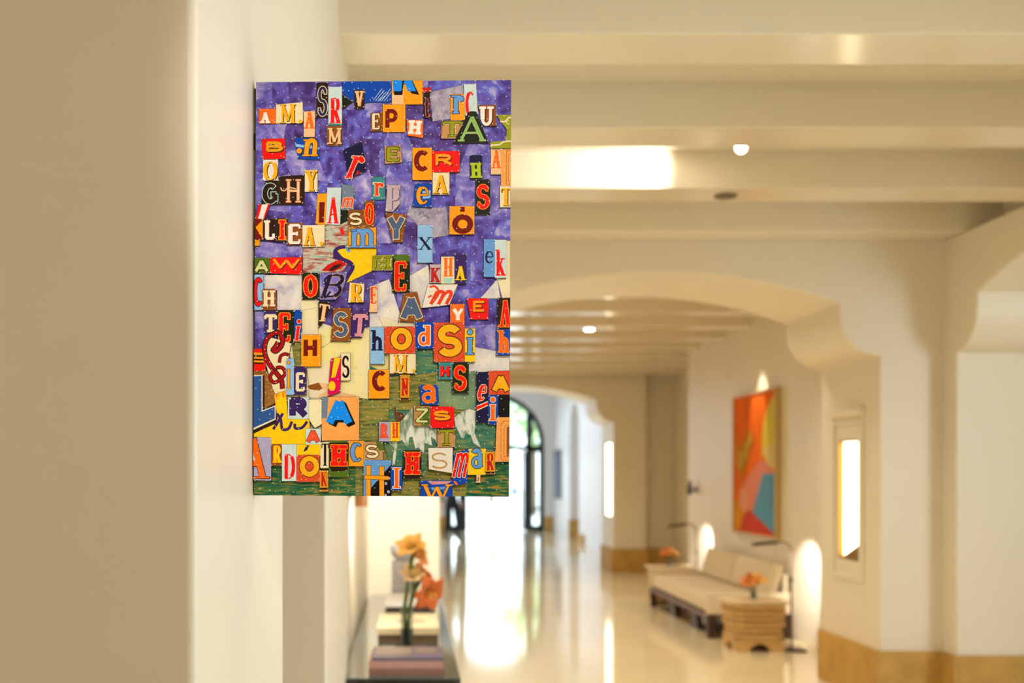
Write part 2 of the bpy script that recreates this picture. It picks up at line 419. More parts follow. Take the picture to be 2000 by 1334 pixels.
fp = thing('dark_picture', 'narrow dark framed picture on the white lobby wall beside the glazed door', 'picture', (3.85, 29.8, 0.9))
bm = bmesh.new(); box(bm, -0.05, -0.55, 0, 0, 0.55, 1.25); new_obj('frame', bm, mat('black_frame', (30, 30, 40), rough=0.4), fp, bevel=0.01)
bm = bmesh.new(); box(bm, -0.055, -0.48, 0.08, -0.05, 0.48, 1.17); new_obj('print', bm, mat('blue_print', (70, 80, 120), rough=0.5, noise=0.5, scale=6), fp)

# ------------------------------------------------------------------ ceiling fittings
EM = mat('lamp_lens', (255, 250, 240), rough=0.4, emit=(255, 246, 228), estr=14.0)
sp = thing('ceiling_spotlight', 'lit white spotlight under the ceiling, aimed at the bright beam on its left', 'ceiling light', (1.70, 5.86, ZC))
bm = bmesh.new(); tube(bm, [(0, 0, 0), (0, 0, -0.05)], 0.012, 8); new_obj('stem', bm, PAINT_C, sp)
bm = bmesh.new(); dd = Vector((-0.55, -0.62, -0.35)).normalized(); c0 = Vector((0, 0, -0.085))
tube(bm, [c0 - dd * 0.035, c0 + dd * 0.035], 0.034, 18); new_obj('head', bm, PAINT_C, sp, smooth=False)
bm = bmesh.new(); tube(bm, [c0 + dd * 0.0352, c0 + dd * 0.040], 0.028, 18); new_obj('lens', bm, EM, sp)
lamp('SPOT', 'ceiling_spotlight_light', (1.63, 5.80, 3.20), 32, (1.0, 0.97, 0.93), aim=(0.50, 6.26, 3.19), spot_size=math.radians(94), spot_blend=0.6, shadow_soft_size=0.02)
def downlight(x, y, z, lit, label):
    t = thing('recessed_downlight', label, 'ceiling light', (x, y, z))
    bm = bmesh.new(); lathe(bm, [(0.062, -0.012), (0.062, 0.0), (0.058, 0.0)], n=22)
    new_obj('trim_ring', bm, PAINT_C if lit else mat('grey_trim', (140, 125, 100), rough=0.5), t)
    bm = bmesh.new(); lathe(bm, [(0.044, -0.016), (0.048, -0.0121)], n=22)
    new_obj('lens', bm, EM if lit else mat('unlit_lens', (95, 80, 60), rough=0.3), t)
downlight(1.76, 6.415, ZB, False, 'unlit grey downlight set in the underside of the beam right of the glare')
downlight(1.92, 12.30, ZB, True, 'small lit oval downlight in the ceiling beyond the near arch')
SC_M = mat('bronze', (72, 56, 44), rough=0.35, metal=0.5)

# ------------------------------------------------------------------ console and what stands on it
con = thing('console_table', 'long dark glossy console table against the left wall', 'console', (-0.03, 4.5, 0))
CL, CW = 3.1, 0.46
TOPM = mat('black_lacquer', (26, 24, 22), rough=0.10, coat=0.6)
bm = bmesh.new(); box(bm, -CW / 2, 0, 0.71, CW / 2, CL, 0.745); new_obj('tabletop', bm, TOPM, con, bevel=0.003)
bm = bmesh.new(); box(bm, -CW / 2, 0, 0.745, CW / 2, CL, 0.75); new_obj('glass_top', bm, mat('smoked_glass', (70, 92, 98), rough=0.04, coat=0.5), con, bevel=0.0015)
for sx in (-1, 1):
    for y in (0.05, CL - 0.05):
        boxo('leg', (sx * 0.2 - 0.02, y - 0.02, 0, sx * 0.2 + 0.02, y + 0.02, 0.71), TOPM, con)
bm = bmesh.new(); box(bm, -0.2, 0.06, 0.14, 0.2, CL - 0.06, 0.17); new_obj('lower_shelf', bm, TOPM, con)

def px(u, v, d):
    return ((u - CXP) * d / F, d, EYE - (v - CYP) * d / F)
PAGES = mat('paper_pages', (228, 218, 196), rough=0.8, noise=0.05, scale=60)
def book(label, x0, x1, y0, dep, z0, h, rgb, group=None, jacket=None, tilt=0.0, name='book'):
    t = thing(name, label, 'book', ((x0 + x1) / 2, y0 + dep / 2, z0), group, rz=tilt)
    w = (x1 - x0) / 2; c = 0.003
    m = mat('cover_%d_%d_%d' % rgb, rgb, rough=0.4, noise=0.04, scale=30)
    bm = bmesh.new()
    box(bm, -w, -dep / 2, 0, w, dep / 2, c); box(bm, -w, -dep / 2, h - c, w, dep / 2, h); box(bm, -w, -dep / 2, c, w, -dep / 2 + 0.004, h - c)
    new_obj('cover', bm, m, t)
    bm = bmesh.new(); box(bm, -w + 0.003, -dep / 2 + 0.004, c, w - 0.004, dep / 2 - 0.004, h - c); new_obj('pages', bm, PAGES, t)
    if jacket:
        for (a, b, e, f, rgb2) in jacket:      # printed panel on the top cover, fractions of width and depth
            bm = bmesh.new(); box(bm, -w + 2 * w * a, -dep / 2 + dep * b, h, -w + 2 * w * e, -dep / 2 + dep * f, h + 0.0006)
            new_obj('cover_print', bm, mat('print_%d_%d_%d' % rgb2, rgb2, rough=0.4), t)
    return t
G1 = 'art books in the front pile on the console'
book('dusty rose book at the bottom of the front pile on the console', -0.162, 0.137, 4.56, 0.30, 0.75, 0.028, (150, 108, 98), G1)
book('paler pink book in the middle of the front pile on the console', -0.162, 0.135, 4.565, 0.29, 0.778, 0.028, (196, 150, 138), G1)
book('grey and violet magazine on top of the front pile on the console', -0.150, 0.135, 4.57, 0.29, 0.806, 0.014, (120, 108, 130), G1, [(0.04, 0.3, 0.55, 0.95, (168, 150, 138)), (0.6, 0.05, 0.95, 0.3, (120, 112, 168)), (0.6, 0.4, 0.9, 0.9, (150, 136, 130))])
book('small red booklet lying just behind the front pile', 0.02, 0.085, 5.16, 0.12, 0.75, 0.010, (176, 74, 46))
book('white booklet lying left of the glass vase', -0.13, -0.065, 5.16, 0.12, 0.75, 0.010, (232, 222, 208))
G2 = 'books in the middle pile on the console'
book('brown cloth book under the large cream one in the middle pile', -0.150, 0.136, 5.46, 0.55, 0.75, 0.038, (128, 100, 62), G2)
book('large cream art book on top of the middle pile with a small cover picture', -0.155, 0.140, 5.45, 0.58, 0.788, 0.030, (226, 206, 164), G2, [(0.30, 0.35, 0.48, 0.55, (150, 142, 130)), (0.58, 0.35, 0.78, 0.55, (196, 150, 120))])
G3 = 'books in the far pile on the console'
book('olive grey book at the bottom of the far pile on the console', -0.135, 0.140, 6.30, 0.42, 0.75, 0.050, (96, 90, 66), G3)
book('black book in the middle of the far pile on the console', -0.130, 0.135, 6.30, 0.42, 0.80, 0.022, (44, 36, 32), G3)
book('white book on top of the far pile on the console', -0.132, 0.136, 6.28, 0.44, 0.822, 0.030, (235, 230, 222), G3)

# grey stone block with bowl
blk = thing('stone_block', 'mottled grey stone block standing at the far end of the console', 'plinth', (-0.045, 7.15, 0.75))
bm = bmesh.new(); box(bm, -0.075, -0.06, 0.0, 0.075, 0.06, 0.02); new_obj('base', bm, mat('grey_stone', (178, 170, 166), rough=0.6, noise=0.25, scale=18), blk, bevel=0.003)
bm = bmesh.new(); box(bm, -0.065, -0.05, 0.02, 0.065, 0.05, 0.262); new_obj('shaft', bm, MATS['grey_stone'], blk, bevel=0.006)
bowl = thing('ceramic_bowl', 'rounded lilac-grey ceramic bowl on top of the stone block', 'bowl', (-0.045, 7.15, 1.012))
bm = bmesh.new(); lathe(bm, [(0.028, 0), (0.045, 0.008), (0.066, 0.03), (0.076, 0.06), (0.074, 0.09), (0.066, 0.108), (0.060, 0.108), (0.068, 0.088), (0.068, 0.06), (0.055, 0.03), (0.02, 0.014)], n=28)
new_obj('body', bm, mat('lilac_ceramic', (214, 208, 214), rough=0.35), bowl, smooth=True)
bm = bmesh.new(); lathe(bm, [(0.032, -0.0), (0.032, 0.006)], n=20); new_obj('foot', bm, MATS['lilac_ceramic'], bowl)

# ------------------------------------------------------------------ flowers
STEM = mat('amaryllis_stem', (96, 128, 48), rough=0.45, noise=0.1, scale=12)
def petal_mat(n, a):
    return mat(n, a, rough=0.5, noise=0.16, scale=40, sheen=0.2)
PO = [petal_mat('petal_amber', (250, 186, 80)), petal_mat('petal_orange', (244, 148, 60)), petal_mat('petal_deep_orange', (238, 118, 44)), petal_mat('petal_pale', (246, 206, 150))]
def flower_bm(R, openness, seed):
    rnd = random.Random(seed); bm = bmesh.new()
    for k in range(6):
        a = k * math.pi / 3 + rnd.uniform(-0.1, 0.1); op = openness * (0.9 if k % 2 else 1.1) * rnd.uniform(0.9, 1.1)
        wd = R * (0.42 if k % 2 else 0.50); N, M = 7, 4; g = []
        for i in range(N + 1):
            s = i / N; ang = op * s ** 1.2
            # distance along the axis and out from it
            out = R * (0.10 + 0.9 * s * math.sin(min(ang, 2.2)) / max(math.sin(min(op, 1.57)), .5)); ax = R * 1.05 * s * math.cos(ang * 0.8)
            hw = wd * (math.sin(math.pi * min(1, 0.10 + 0.86 * s)) ** 0.8) * 0.95; row = []
            for j in range(-M // 2, M // 2 + 1):
                q = j / (M / 2)
                cup = -abs(q) ** 2 * hw * 0.35 + 0.04 * R * math.sin(7 * s + j)
                x, y, z = out - cup * 0.3, q * hw, ax - cup * 0.5 * (1 - s)
                row.append(bm.verts.new((x * math.cos(a) - y * math.sin(a), x * math.sin(a) + y * math.cos(a), z)))
            g.append(row)
        for i in range(N):
            for j in range(M):
                bm.faces.new((g[i][j], g[i + 1][j], g[i + 1][j + 1], g[i][j + 1]))
    return bm
def add_flower(root, loc, direc, R, m, seed, openness=1.25, stamens=True):
    o = new_obj('flower', flower_bm(R, openness, seed), m, root, smooth=True)
    sd = o.modifiers.new('thickness', 'SOLIDIFY'); sd.thickness = 0.0012
    o.location = loc; o.rotation_euler = Vector(direc).to_track_quat('Z', 'Y').to_euler()
    if stamens:
        bm = bmesh.new()
        for k in range(6):
            a = k * 1.047
            tube(bm, [(0, 0, 0), (0.008 * math.cos(a), 0.008 * math.sin(a), R * 0.5), (0.016 * math.cos(a), 0.016 * math.sin(a), R * 0.85)], [0.0012, 0.0012, 0.0024], 5)
        new_obj('stamens', bm, mat('stamen', (250, 220, 120), rough=0.5), o)
    return o
def glass_vase(label, loc, r, h, group=None, water=0.45, tint=(232, 240, 236), wcol=(40, 62, 60)):
    t = thing('glass_vase', label, 'vase', loc, group)
    bm = bmesh.new(); lathe(bm, [(r * 0.86, 0), (r, 0.006), (r, h), (r - 0.0025, h), (r - 0.0025, 0.012), (r * 0.5, 0.010)], n=28)
    new_obj('glass', bm, mat('vase_glass', tint, rough=0.02, trans=1.0, ior=1.45), t, smooth=False)
    bm = bmesh.new(); lathe(bm, [(r - 0.004, 0.0125), (r - 0.004, h * water)], n=28)
    new_obj('water', bm, mat('dark_water', wcol, rough=0.05, trans=0.35, ior=1.33), t)
    return t
vd = 5.30
glass_vase('slim glass vase holding amaryllis between the book piles on the console', (-0.012, vd, 0.75), 0.030, 0.19)
am = thing('amaryllis_stems', 'tall orange amaryllis stems in the slim glass vase on the console', 'flowers', (-0.012, vd, 0.765))
def rel(u, v, d, root):
    p = Vector(px(u, v, d)); return p - root.location
for (u0, v0, pts) in ((791, 1238, ((790, 1190), (796, 1140), (806, 1085))), (797, 1240, ((800, 1190), (806, 1160), (822, 1130)))):
    bm = bmesh.new(); P = [rel(u0, v0, vd, am)] + [rel(u, v, vd, am) for u, v in pts]
    tube(bm, P, 0.0095, 10); new_obj('stem', bm, STEM, am, smooth=True)
FL = [((806, 1078), (797, 1052), -0.05, 0, 0.078, 1.15), ((808, 1080), (822, 1056), 0.0, 0, 0.062, 1.2), ((810, 1084), (838, 1080), -0.03, 1, 0.066, 1.3),
      ((806, 1132), (806, 1104), -0.06, 3, 0.064, 0.9), ((816, 1132), (838, 1112), 0.02, 1, 0.074, 1.25), ((828, 1150), (852, 1170), -0.07, 2, 0.092, 1.40)]
for q, (p0, p1, dy, mi, R, op) in enumerate(FL):
    a = rel(p0[0], p0[1], vd, am); b = rel(p1[0], p1[1], vd + dy, am)
    dv = (b - a).normalized()
    add_flower(am, a, dv, R, PO[mi], 11 + q, op)
bm = bmesh.new()
for q, (p0, p1, dy, mi, R, op) in enumerate(FL):
    a = rel(p0[0], p0[1], vd, am); st = rel(800 if q < 3 else 806, p0[1] + 18, vd, am)
    tube(bm, [st, a, a + (rel(p1[0], p1[1], vd + dy, am) - a).normalized() * 0.02], [0.006, 0.006, 0.010], 8)
new_obj('flower_stalks', bm, STEM, am, smooth=True)

# wall sconce over the console
sc = thing('wall_sconce', 'copper-coloured cylinder sconce on the left wall above the console', 'wall light', (-0.275, 5.25, 1.40))
bm = bmesh.new(); box(bm, 0, -0.03, 0.04, 0.012, 0.03, 0.16); new_obj('backplate', bm, SC_M, sc, bevel=0.002)
COP = mat('copper', (206, 140, 92), rough=0.35, metal=0.4)
bm = bmesh.new(); lathe(bm, [(0.030, 0.0), (0.030, 0.20), (0.026, 0.20), (0.026, 0.01)], c=(0.055, 0, 0), n=22); new_obj('cylinder_shade', bm, COP, sc)
bm = bmesh.new(); tube(bm, [(0.010, 0, 0.1), (0.028, 0, 0.1)], 0.008, 8); new_obj('arm', bm, SC_M, sc)
lamp('SPOT', 'wall_sconce_light', (-0.190, 5.27, 1.385), 15, (1.0, 0.92, 0.80), aim=(-0.22, 6.2, 0.9), spot_size=math.radians(125), spot_blend=0.9, shadow_soft_size=0.03)
lamp('SPOT', 'console_pier_light', (-0.02, 6.2, 2.95), 130, (1.0, 0.94, 0.82), aim=(-0.05, 7.6, 1.3), spot_size=math.radians(40), spot_blend=0.8, shadow_soft_size=0.05)  # unseen spot added to brighten the arch pier behind the console

# ------------------------------------------------------------------ sofa
FAB = mat('cream_linen', (224, 206, 170), rough=0.85, noise=0.05, scale=60, bump=0.15, sheen=0.3)
FABW = mat('cream_linen_arm', (232, 218, 188), rough=0.8, noise=0.04, scale=60)
WOOD = mat('dark_walnut', (70, 48, 36), rough=0.45, noise=0.25, scale=14, stretch=(1, 8, 1))
WOODG = mat('greyed_oak', (120, 98, 92), rough=0.5, noise=0.15, scale=12, stretch=(1, 8, 1))
so = thing('sofa', 'long low cream sofa on a dark wooden frame under the orange painting', 'sofa', (2.80, 10.80, 0))
SL, SW = 2.62, 0.78
def cushion(name, b, m, parent, r=0.05, rot=None, piv=None):
    bm = bmesh.new(); box(bm, *b)
    bmesh.ops.subdivide_edges(bm, edges=bm.edges[:], cuts=5, use_grid_fill=True)
    cx, cy, cz = (b[0] + b[3]) / 2, (b[1] + b[4]) / 2, (b[2] + b[5]) / 2; hx, hy, hz = (b[3] - b[0]) / 2, (b[4] - b[1]) / 2, (b[5] - b[2]) / 2
    hs = sorted((hx, hy, hz)); thin = hs[0]
    for v in bm.verts:
        u, w_, t_ = (v.co.x - cx) / hx, (v.co.y - cy) / hy, (v.co.z - cz) / hz
        q = [u, w_, t_]; H = [hx, hy, hz]; k = H.index(thin)
        o2 = [i for i in range(3) if i != k]
        f = (1 - q[o2[0]] ** 4) * (1 - q[o2[1]] ** 4)
        q[k] *= 0.80 + 0.26 * f
        v.co = Vector((cx + hx * q[0], cy + hy * q[1], cz + hz * q[2]))
    if rot:
        bmesh.ops.rotate(bm, verts=bm.verts[:], cent=piv, matrix=Matrix.Rotation(rot, 3, 'Y'))
    o = new_obj(name, bm, m, parent, smooth=True)
    s = o.modifiers.new('bevel', 'BEVEL'); s.width = thin * 0.35; s.segments = 3; s.limit_method = 'ANGLE'; s.angle_limit = math.radians(50)
    s2 = o.modifiers.new('sub', 'SUBSURF'); s2.levels = 1; s2.render_levels = 1
    return o
bm = bmesh.new(); box(bm, 0.0, 0.04, 0.175, SW, SL - 0.04, 0.225); new_obj('seat_frame', bm, WOODG, so, bevel=0.006)
cushion('seat_cushion', (0.01, 0.08, 0.222, SW - 0.12, SL - 0.08, 0.395), FAB, so)
for y0, y1, r in ((0.10, 1.28, 0.22), (1.30, 2.46, 0.22)):
    cushion('back_cushion', (SW - 0.26, y0, 0.385, SW - 0.10, y1, 0.70), FAB, so, rot=0.30, piv=(SW - 0.16, y0, 0.38))
bm = bmesh.new(); box(bm, SW - 0.05, 0.06, 0.20, SW - 0.01, SL - 0.06, 0.60); new_obj('backrest', bm, FABW, so, bevel=0.015)
for y0 in (0.0, SL - 0.07):
    bm = bmesh.new(); box(bm, -0.01, y0, 0.225, SW, y0 + 0.07, 0.43); new_obj('arm', bm, FABW, so, bevel=0.012)
    for x in (0.0, SW - 0.07):
        bm = bmesh.new(); prism(bm, [(x, 0.0), (x + 0.07, 0.0), (x + 0.06, 0.23), (x - 0.005, 0.23)], y0 - 0.005 if y0 == 0 else y0 + 0.02, y0 + 0.055, 'y')
        new_obj('leg', bm, WOOD, so, bevel=0.004)
    bm = bmesh.new(); box(bm, 0.02, y0 + 0.01, 0.02, SW - 0.03, y0 + 0.05, 0.06); new_obj('sled_bar', bm, WOOD, so)
for y in (0.80, 1.75):
    bm = bmesh.new(); prism(bm, [(y - 0.16, 0.0), (y + 0.16, 0.0), (y + 0.10, 0.175), (y - 0.10, 0.175)], 0.06, 0.12, 'x'); new_obj('leg', bm, WOOD, so, bevel=0.004)
    bm = bmesh.new(); prism(bm, [(y - 0.10, 0.0), (y + 0.10, 0.0), (y + 0.10, 0.175), (y - 0.10, 0.175)], 0.62, 0.68, 'x'); new_obj('leg', bm, WOOD, so, bevel=0.004)
bm = bmesh.new()
for y in (0.35, 1.25, 2.2):
    tube(bm, [(0.10, y - 0.25, 0.165), (0.10, y, 0.07), (0.10, y + 0.25, 0.165)], 0.014, 8)
new_obj('brace', bm, WOODG, so)

# ------------------------------------------------------------------ side tables
TEAK = mat('pale_carved_wood', (216, 178, 120), rough=0.55, noise=0.22, scale=10, stretch=(1, 1, 9), bump=0.2)
TEAKD = mat('darker_carved_wood', (110, 70, 34), rough=0.6, noise=0.2, scale=10)
def side_table(label, loc, group):
    t = thing('side_table', label, 'side table', loc, group)
    H, wt, wb_ = 0.44, 0.255, 0.205
    def octa(w, z, ch=0.28):
        c = w * ch
        return [(-w + c, -w, z), (w - c, -w, z), (w, -w + c, z), (w, w - c, z), (w - c, w, z), (-w + c, w, z), (-w, w - c, z), (-w, -w + c, z)]
    bm = bmesh.new()
    A = [bm.verts.new(p) for p in octa(wt + 0.012, H - 0.022)]; B = [bm.verts.new(p) for p in octa(wt + 0.012, H)]
    bm.faces.new(A[::-1]); bm.faces.new(B)
    for i in range(8): bm.faces.new((A[i], A[(i + 1) % 8], B[(i + 1) % 8], B[i]))
    new_obj('tabletop', bm, mat('pale_wood_top', (230, 208, 168), rough=0.3), t, bevel=0.003)
    nb = 6
    for k in range(nb):       # stacked timber courses
        z0 = 0.115 + (H - 0.137) * k / nb; z1 = 0.115 + (H - 0.137) * (k + 1) / nb - 0.010
        f = lambda z: wb_ + (wt - wb_) * z / H
        bm = bmesh.new(); off = 0.012 if k % 2 else 0.0
        A = [bm.verts.new(p) for p in octa(f(z0) - off, z0)]; B = [bm.verts.new(p) for p in octa(f(z1) - off, z1)]
        bm.faces.new(A[::-1]); bm.faces.new(B)
        for i in range(8): bm.faces.new((A[i], A[(i + 1) % 8], B[(i + 1) % 8], B[i]))
        new_obj('course', bm, TEAK, t, bevel=0.003)
    bm = bmesh.new()
    A = [bm.verts.new(p) for p in octa(wb_ - 0.03, 0.08)]; B = [bm.verts.new(p) for p in octa(wt - 0.03, H - 0.022)]
    bm.faces.new(A[::-1]); bm.faces.new(B)
    for i in range(8): bm.faces.new((A[i], A[(i + 1) % 8], B[(i + 1) % 8], B[i]))
    new_obj('core', bm, TEAKD, t)
    for s in range(4):        # scalloped aprons that end in feet
        w_ = wb_ + 0.004; bm = bmesh.new()
        pts = [(-w_, 0), (-w_ + 0.12, 0)] + arc(0, 0.0, w_ - 0.12, 0.075, 180, 0, 10)[1:-1] + [(w_ - 0.12, 0), (w_, 0), (w_ + 0.008, 0.11), (-w_ - 0.008, 0.11)]
        prism(bm, pts, -w_ - 0.002, -w_ + 0.03, 'y')
        bmesh.ops.rotate(bm, verts=bm.verts[:], cent=(0, 0, 0), matrix=Matrix.Rotation(s * math.pi / 2, 3, 'Z'))
        new_obj('apron', bm, TEAK, t)
    return t
GT = 'tapered wooden side tables at the two ends of the sofa'
side_table('tapered carved wooden side table at the near end of the sofa', (3.04, 10.20, 0), GT)
side_table('tapered carved wooden side table half hidden behind the far end of the sofa', (3.12, 13.80, 0), GT)
def posy(label_v, label_f, loc, seed, s=1.0):
    glass_vase(label_v, loc, 0.028, 0.085, 'small vases on the side tables', water=0.6, wcol=(210, 220, 205))
    t = thing('flower_posy', label_f, 'flowers', (loc[0], loc[1], loc[2] + 0.013), 'orange posies on the side tables')
    bm = bmesh.new(); rnd = random.Random(seed); heads = []
    for k in range(5):
        a = k * 1.256 + 0.3; r = 0.045 if k else 0.0
        p = Vector((r * math.cos(a), r * math.sin(a), 0.115 + rnd.uniform(-0.01, 0.02)))
        tube(bm, [(0.008 * math.cos(a), 0.008 * math.sin(a), 0), (p.x * 0.3, p.y * 0.3, 0.08), p], 0.004, 6); heads.append(p)
    new_obj('stems', bm, STEM, t)
    for k, p in enumerate(heads):
        add_flower(t, p, (p.x * 14, p.y * 14, 1.0) if k else (0, -.3, 1), 0.085, PO[(0, 1, 2, 1, 0)[k]], seed + k, 1.1, stamens=False)
posy('small clear glass vase on the near side table', 'bunch of orange flowers on the near side table', (3.03, 10.15, 0.44), 40)
posy('small clear glass vase on the far side table', 'bunch of orange flowers beyond the far arm of the sofa', (3.10, 13.75, 0.44), 60)

# ------------------------------------------------------------------ floor lamps
def floor_lamp(label, x, y, d_aim, power):
    t = thing('floor_lamp', label, 'floor lamp', (x, y, 0), 'slim bronze reading lamps behind the sofa ends')
    bm = bmesh.new(); box(bm, -0.11, -0.09, 0, 0.11, 0.09, 0.018); new_obj('base', bm, SC_M, t, bevel=0.003)
    bm = bmesh.new(); P = [(0, 0, 0.018), (0, 0, 0.86)] + [(-0.09 + 0.09 * math.cos(a), 0, 0.86 + 0.09 * math.sin(a)) for a in [math.pi / 2 * k / 8 for k in range(1, 9)]] + [(-0.15, 0, 0.95)]
    tube(bm, P, 0.0085, 10); new_obj('pole', bm, mat('bronze_pole', (140, 118, 96), rough=0.3, metal=0.7), t, smooth=True)
    bm = bmesh.new(); prism(bm, [(-0.34, 0.915), (-0.13, 0.935), (-0.13, 0.962), (-0.34, 0.942)], -0.035, 0.035, 'y'); new_obj('lamp_head', bm, SC_M, t, bevel=0.006)
    bm = bmesh.new(); tube(bm, [(0, 0, 0.60), (0, 0, 0.64)], 0.014, 10); new_obj('switch', bm, SC_M, t)
    lamp('SPOT', 'floor_lamp_light', (x - 0.20, y, 0.912), power, (1.0, 0.95, 0.88), aim=(3.60, y + d_aim, 0.60), spot_size=math.radians(76), spot_blend=0.55, shadow_soft_size=0.015)
floor_lamp('slim bronze floor lamp standing behind the near side table', 3.34, 10.08, 0.26, 17)
floor_lamp('slim bronze floor lamp standing behind the far end of the sofa', 3.40, 13.65, 0.30, 17)

# small bronze wall fitting past the painting
fs = thing('wall_sconce', 'small dark bronze wall fitting beyond the orange painting', 'wall light', (3.60, 14.45, 1.35))
bm = bmesh.new(); tube(bm, [(-0.0, 0, 0), (-0.02, 0, 0)], 0.045, 16); new_obj('backplate', bm, SC_M, fs)
bm = bmesh.new(); tube(bm, [(-0.02, 0, 0), (-0.07, 0, -0.01), (-0.08, 0, 0.03)], 0.010, 8); new_obj('arm', bm, SC_M, fs)
bm = bmesh.new(); lathe(bm, [(0.018, -0.07), (0.034, -0.03), (0.030, 0.04), (0.010, 0.12)], c=(-0.085, 0, 0), n=14); new_obj('shade', bm, mat('slate_metal', (92, 90, 110), rough=0.4, metal=0.3), fs, smooth=True)
# ------------------------------------------------------------------ the letter collage
def A_(cx, cy, rx, ry, a0, a1, n=14): return arc(cx, cy, rx, ry, a0, a1, n)
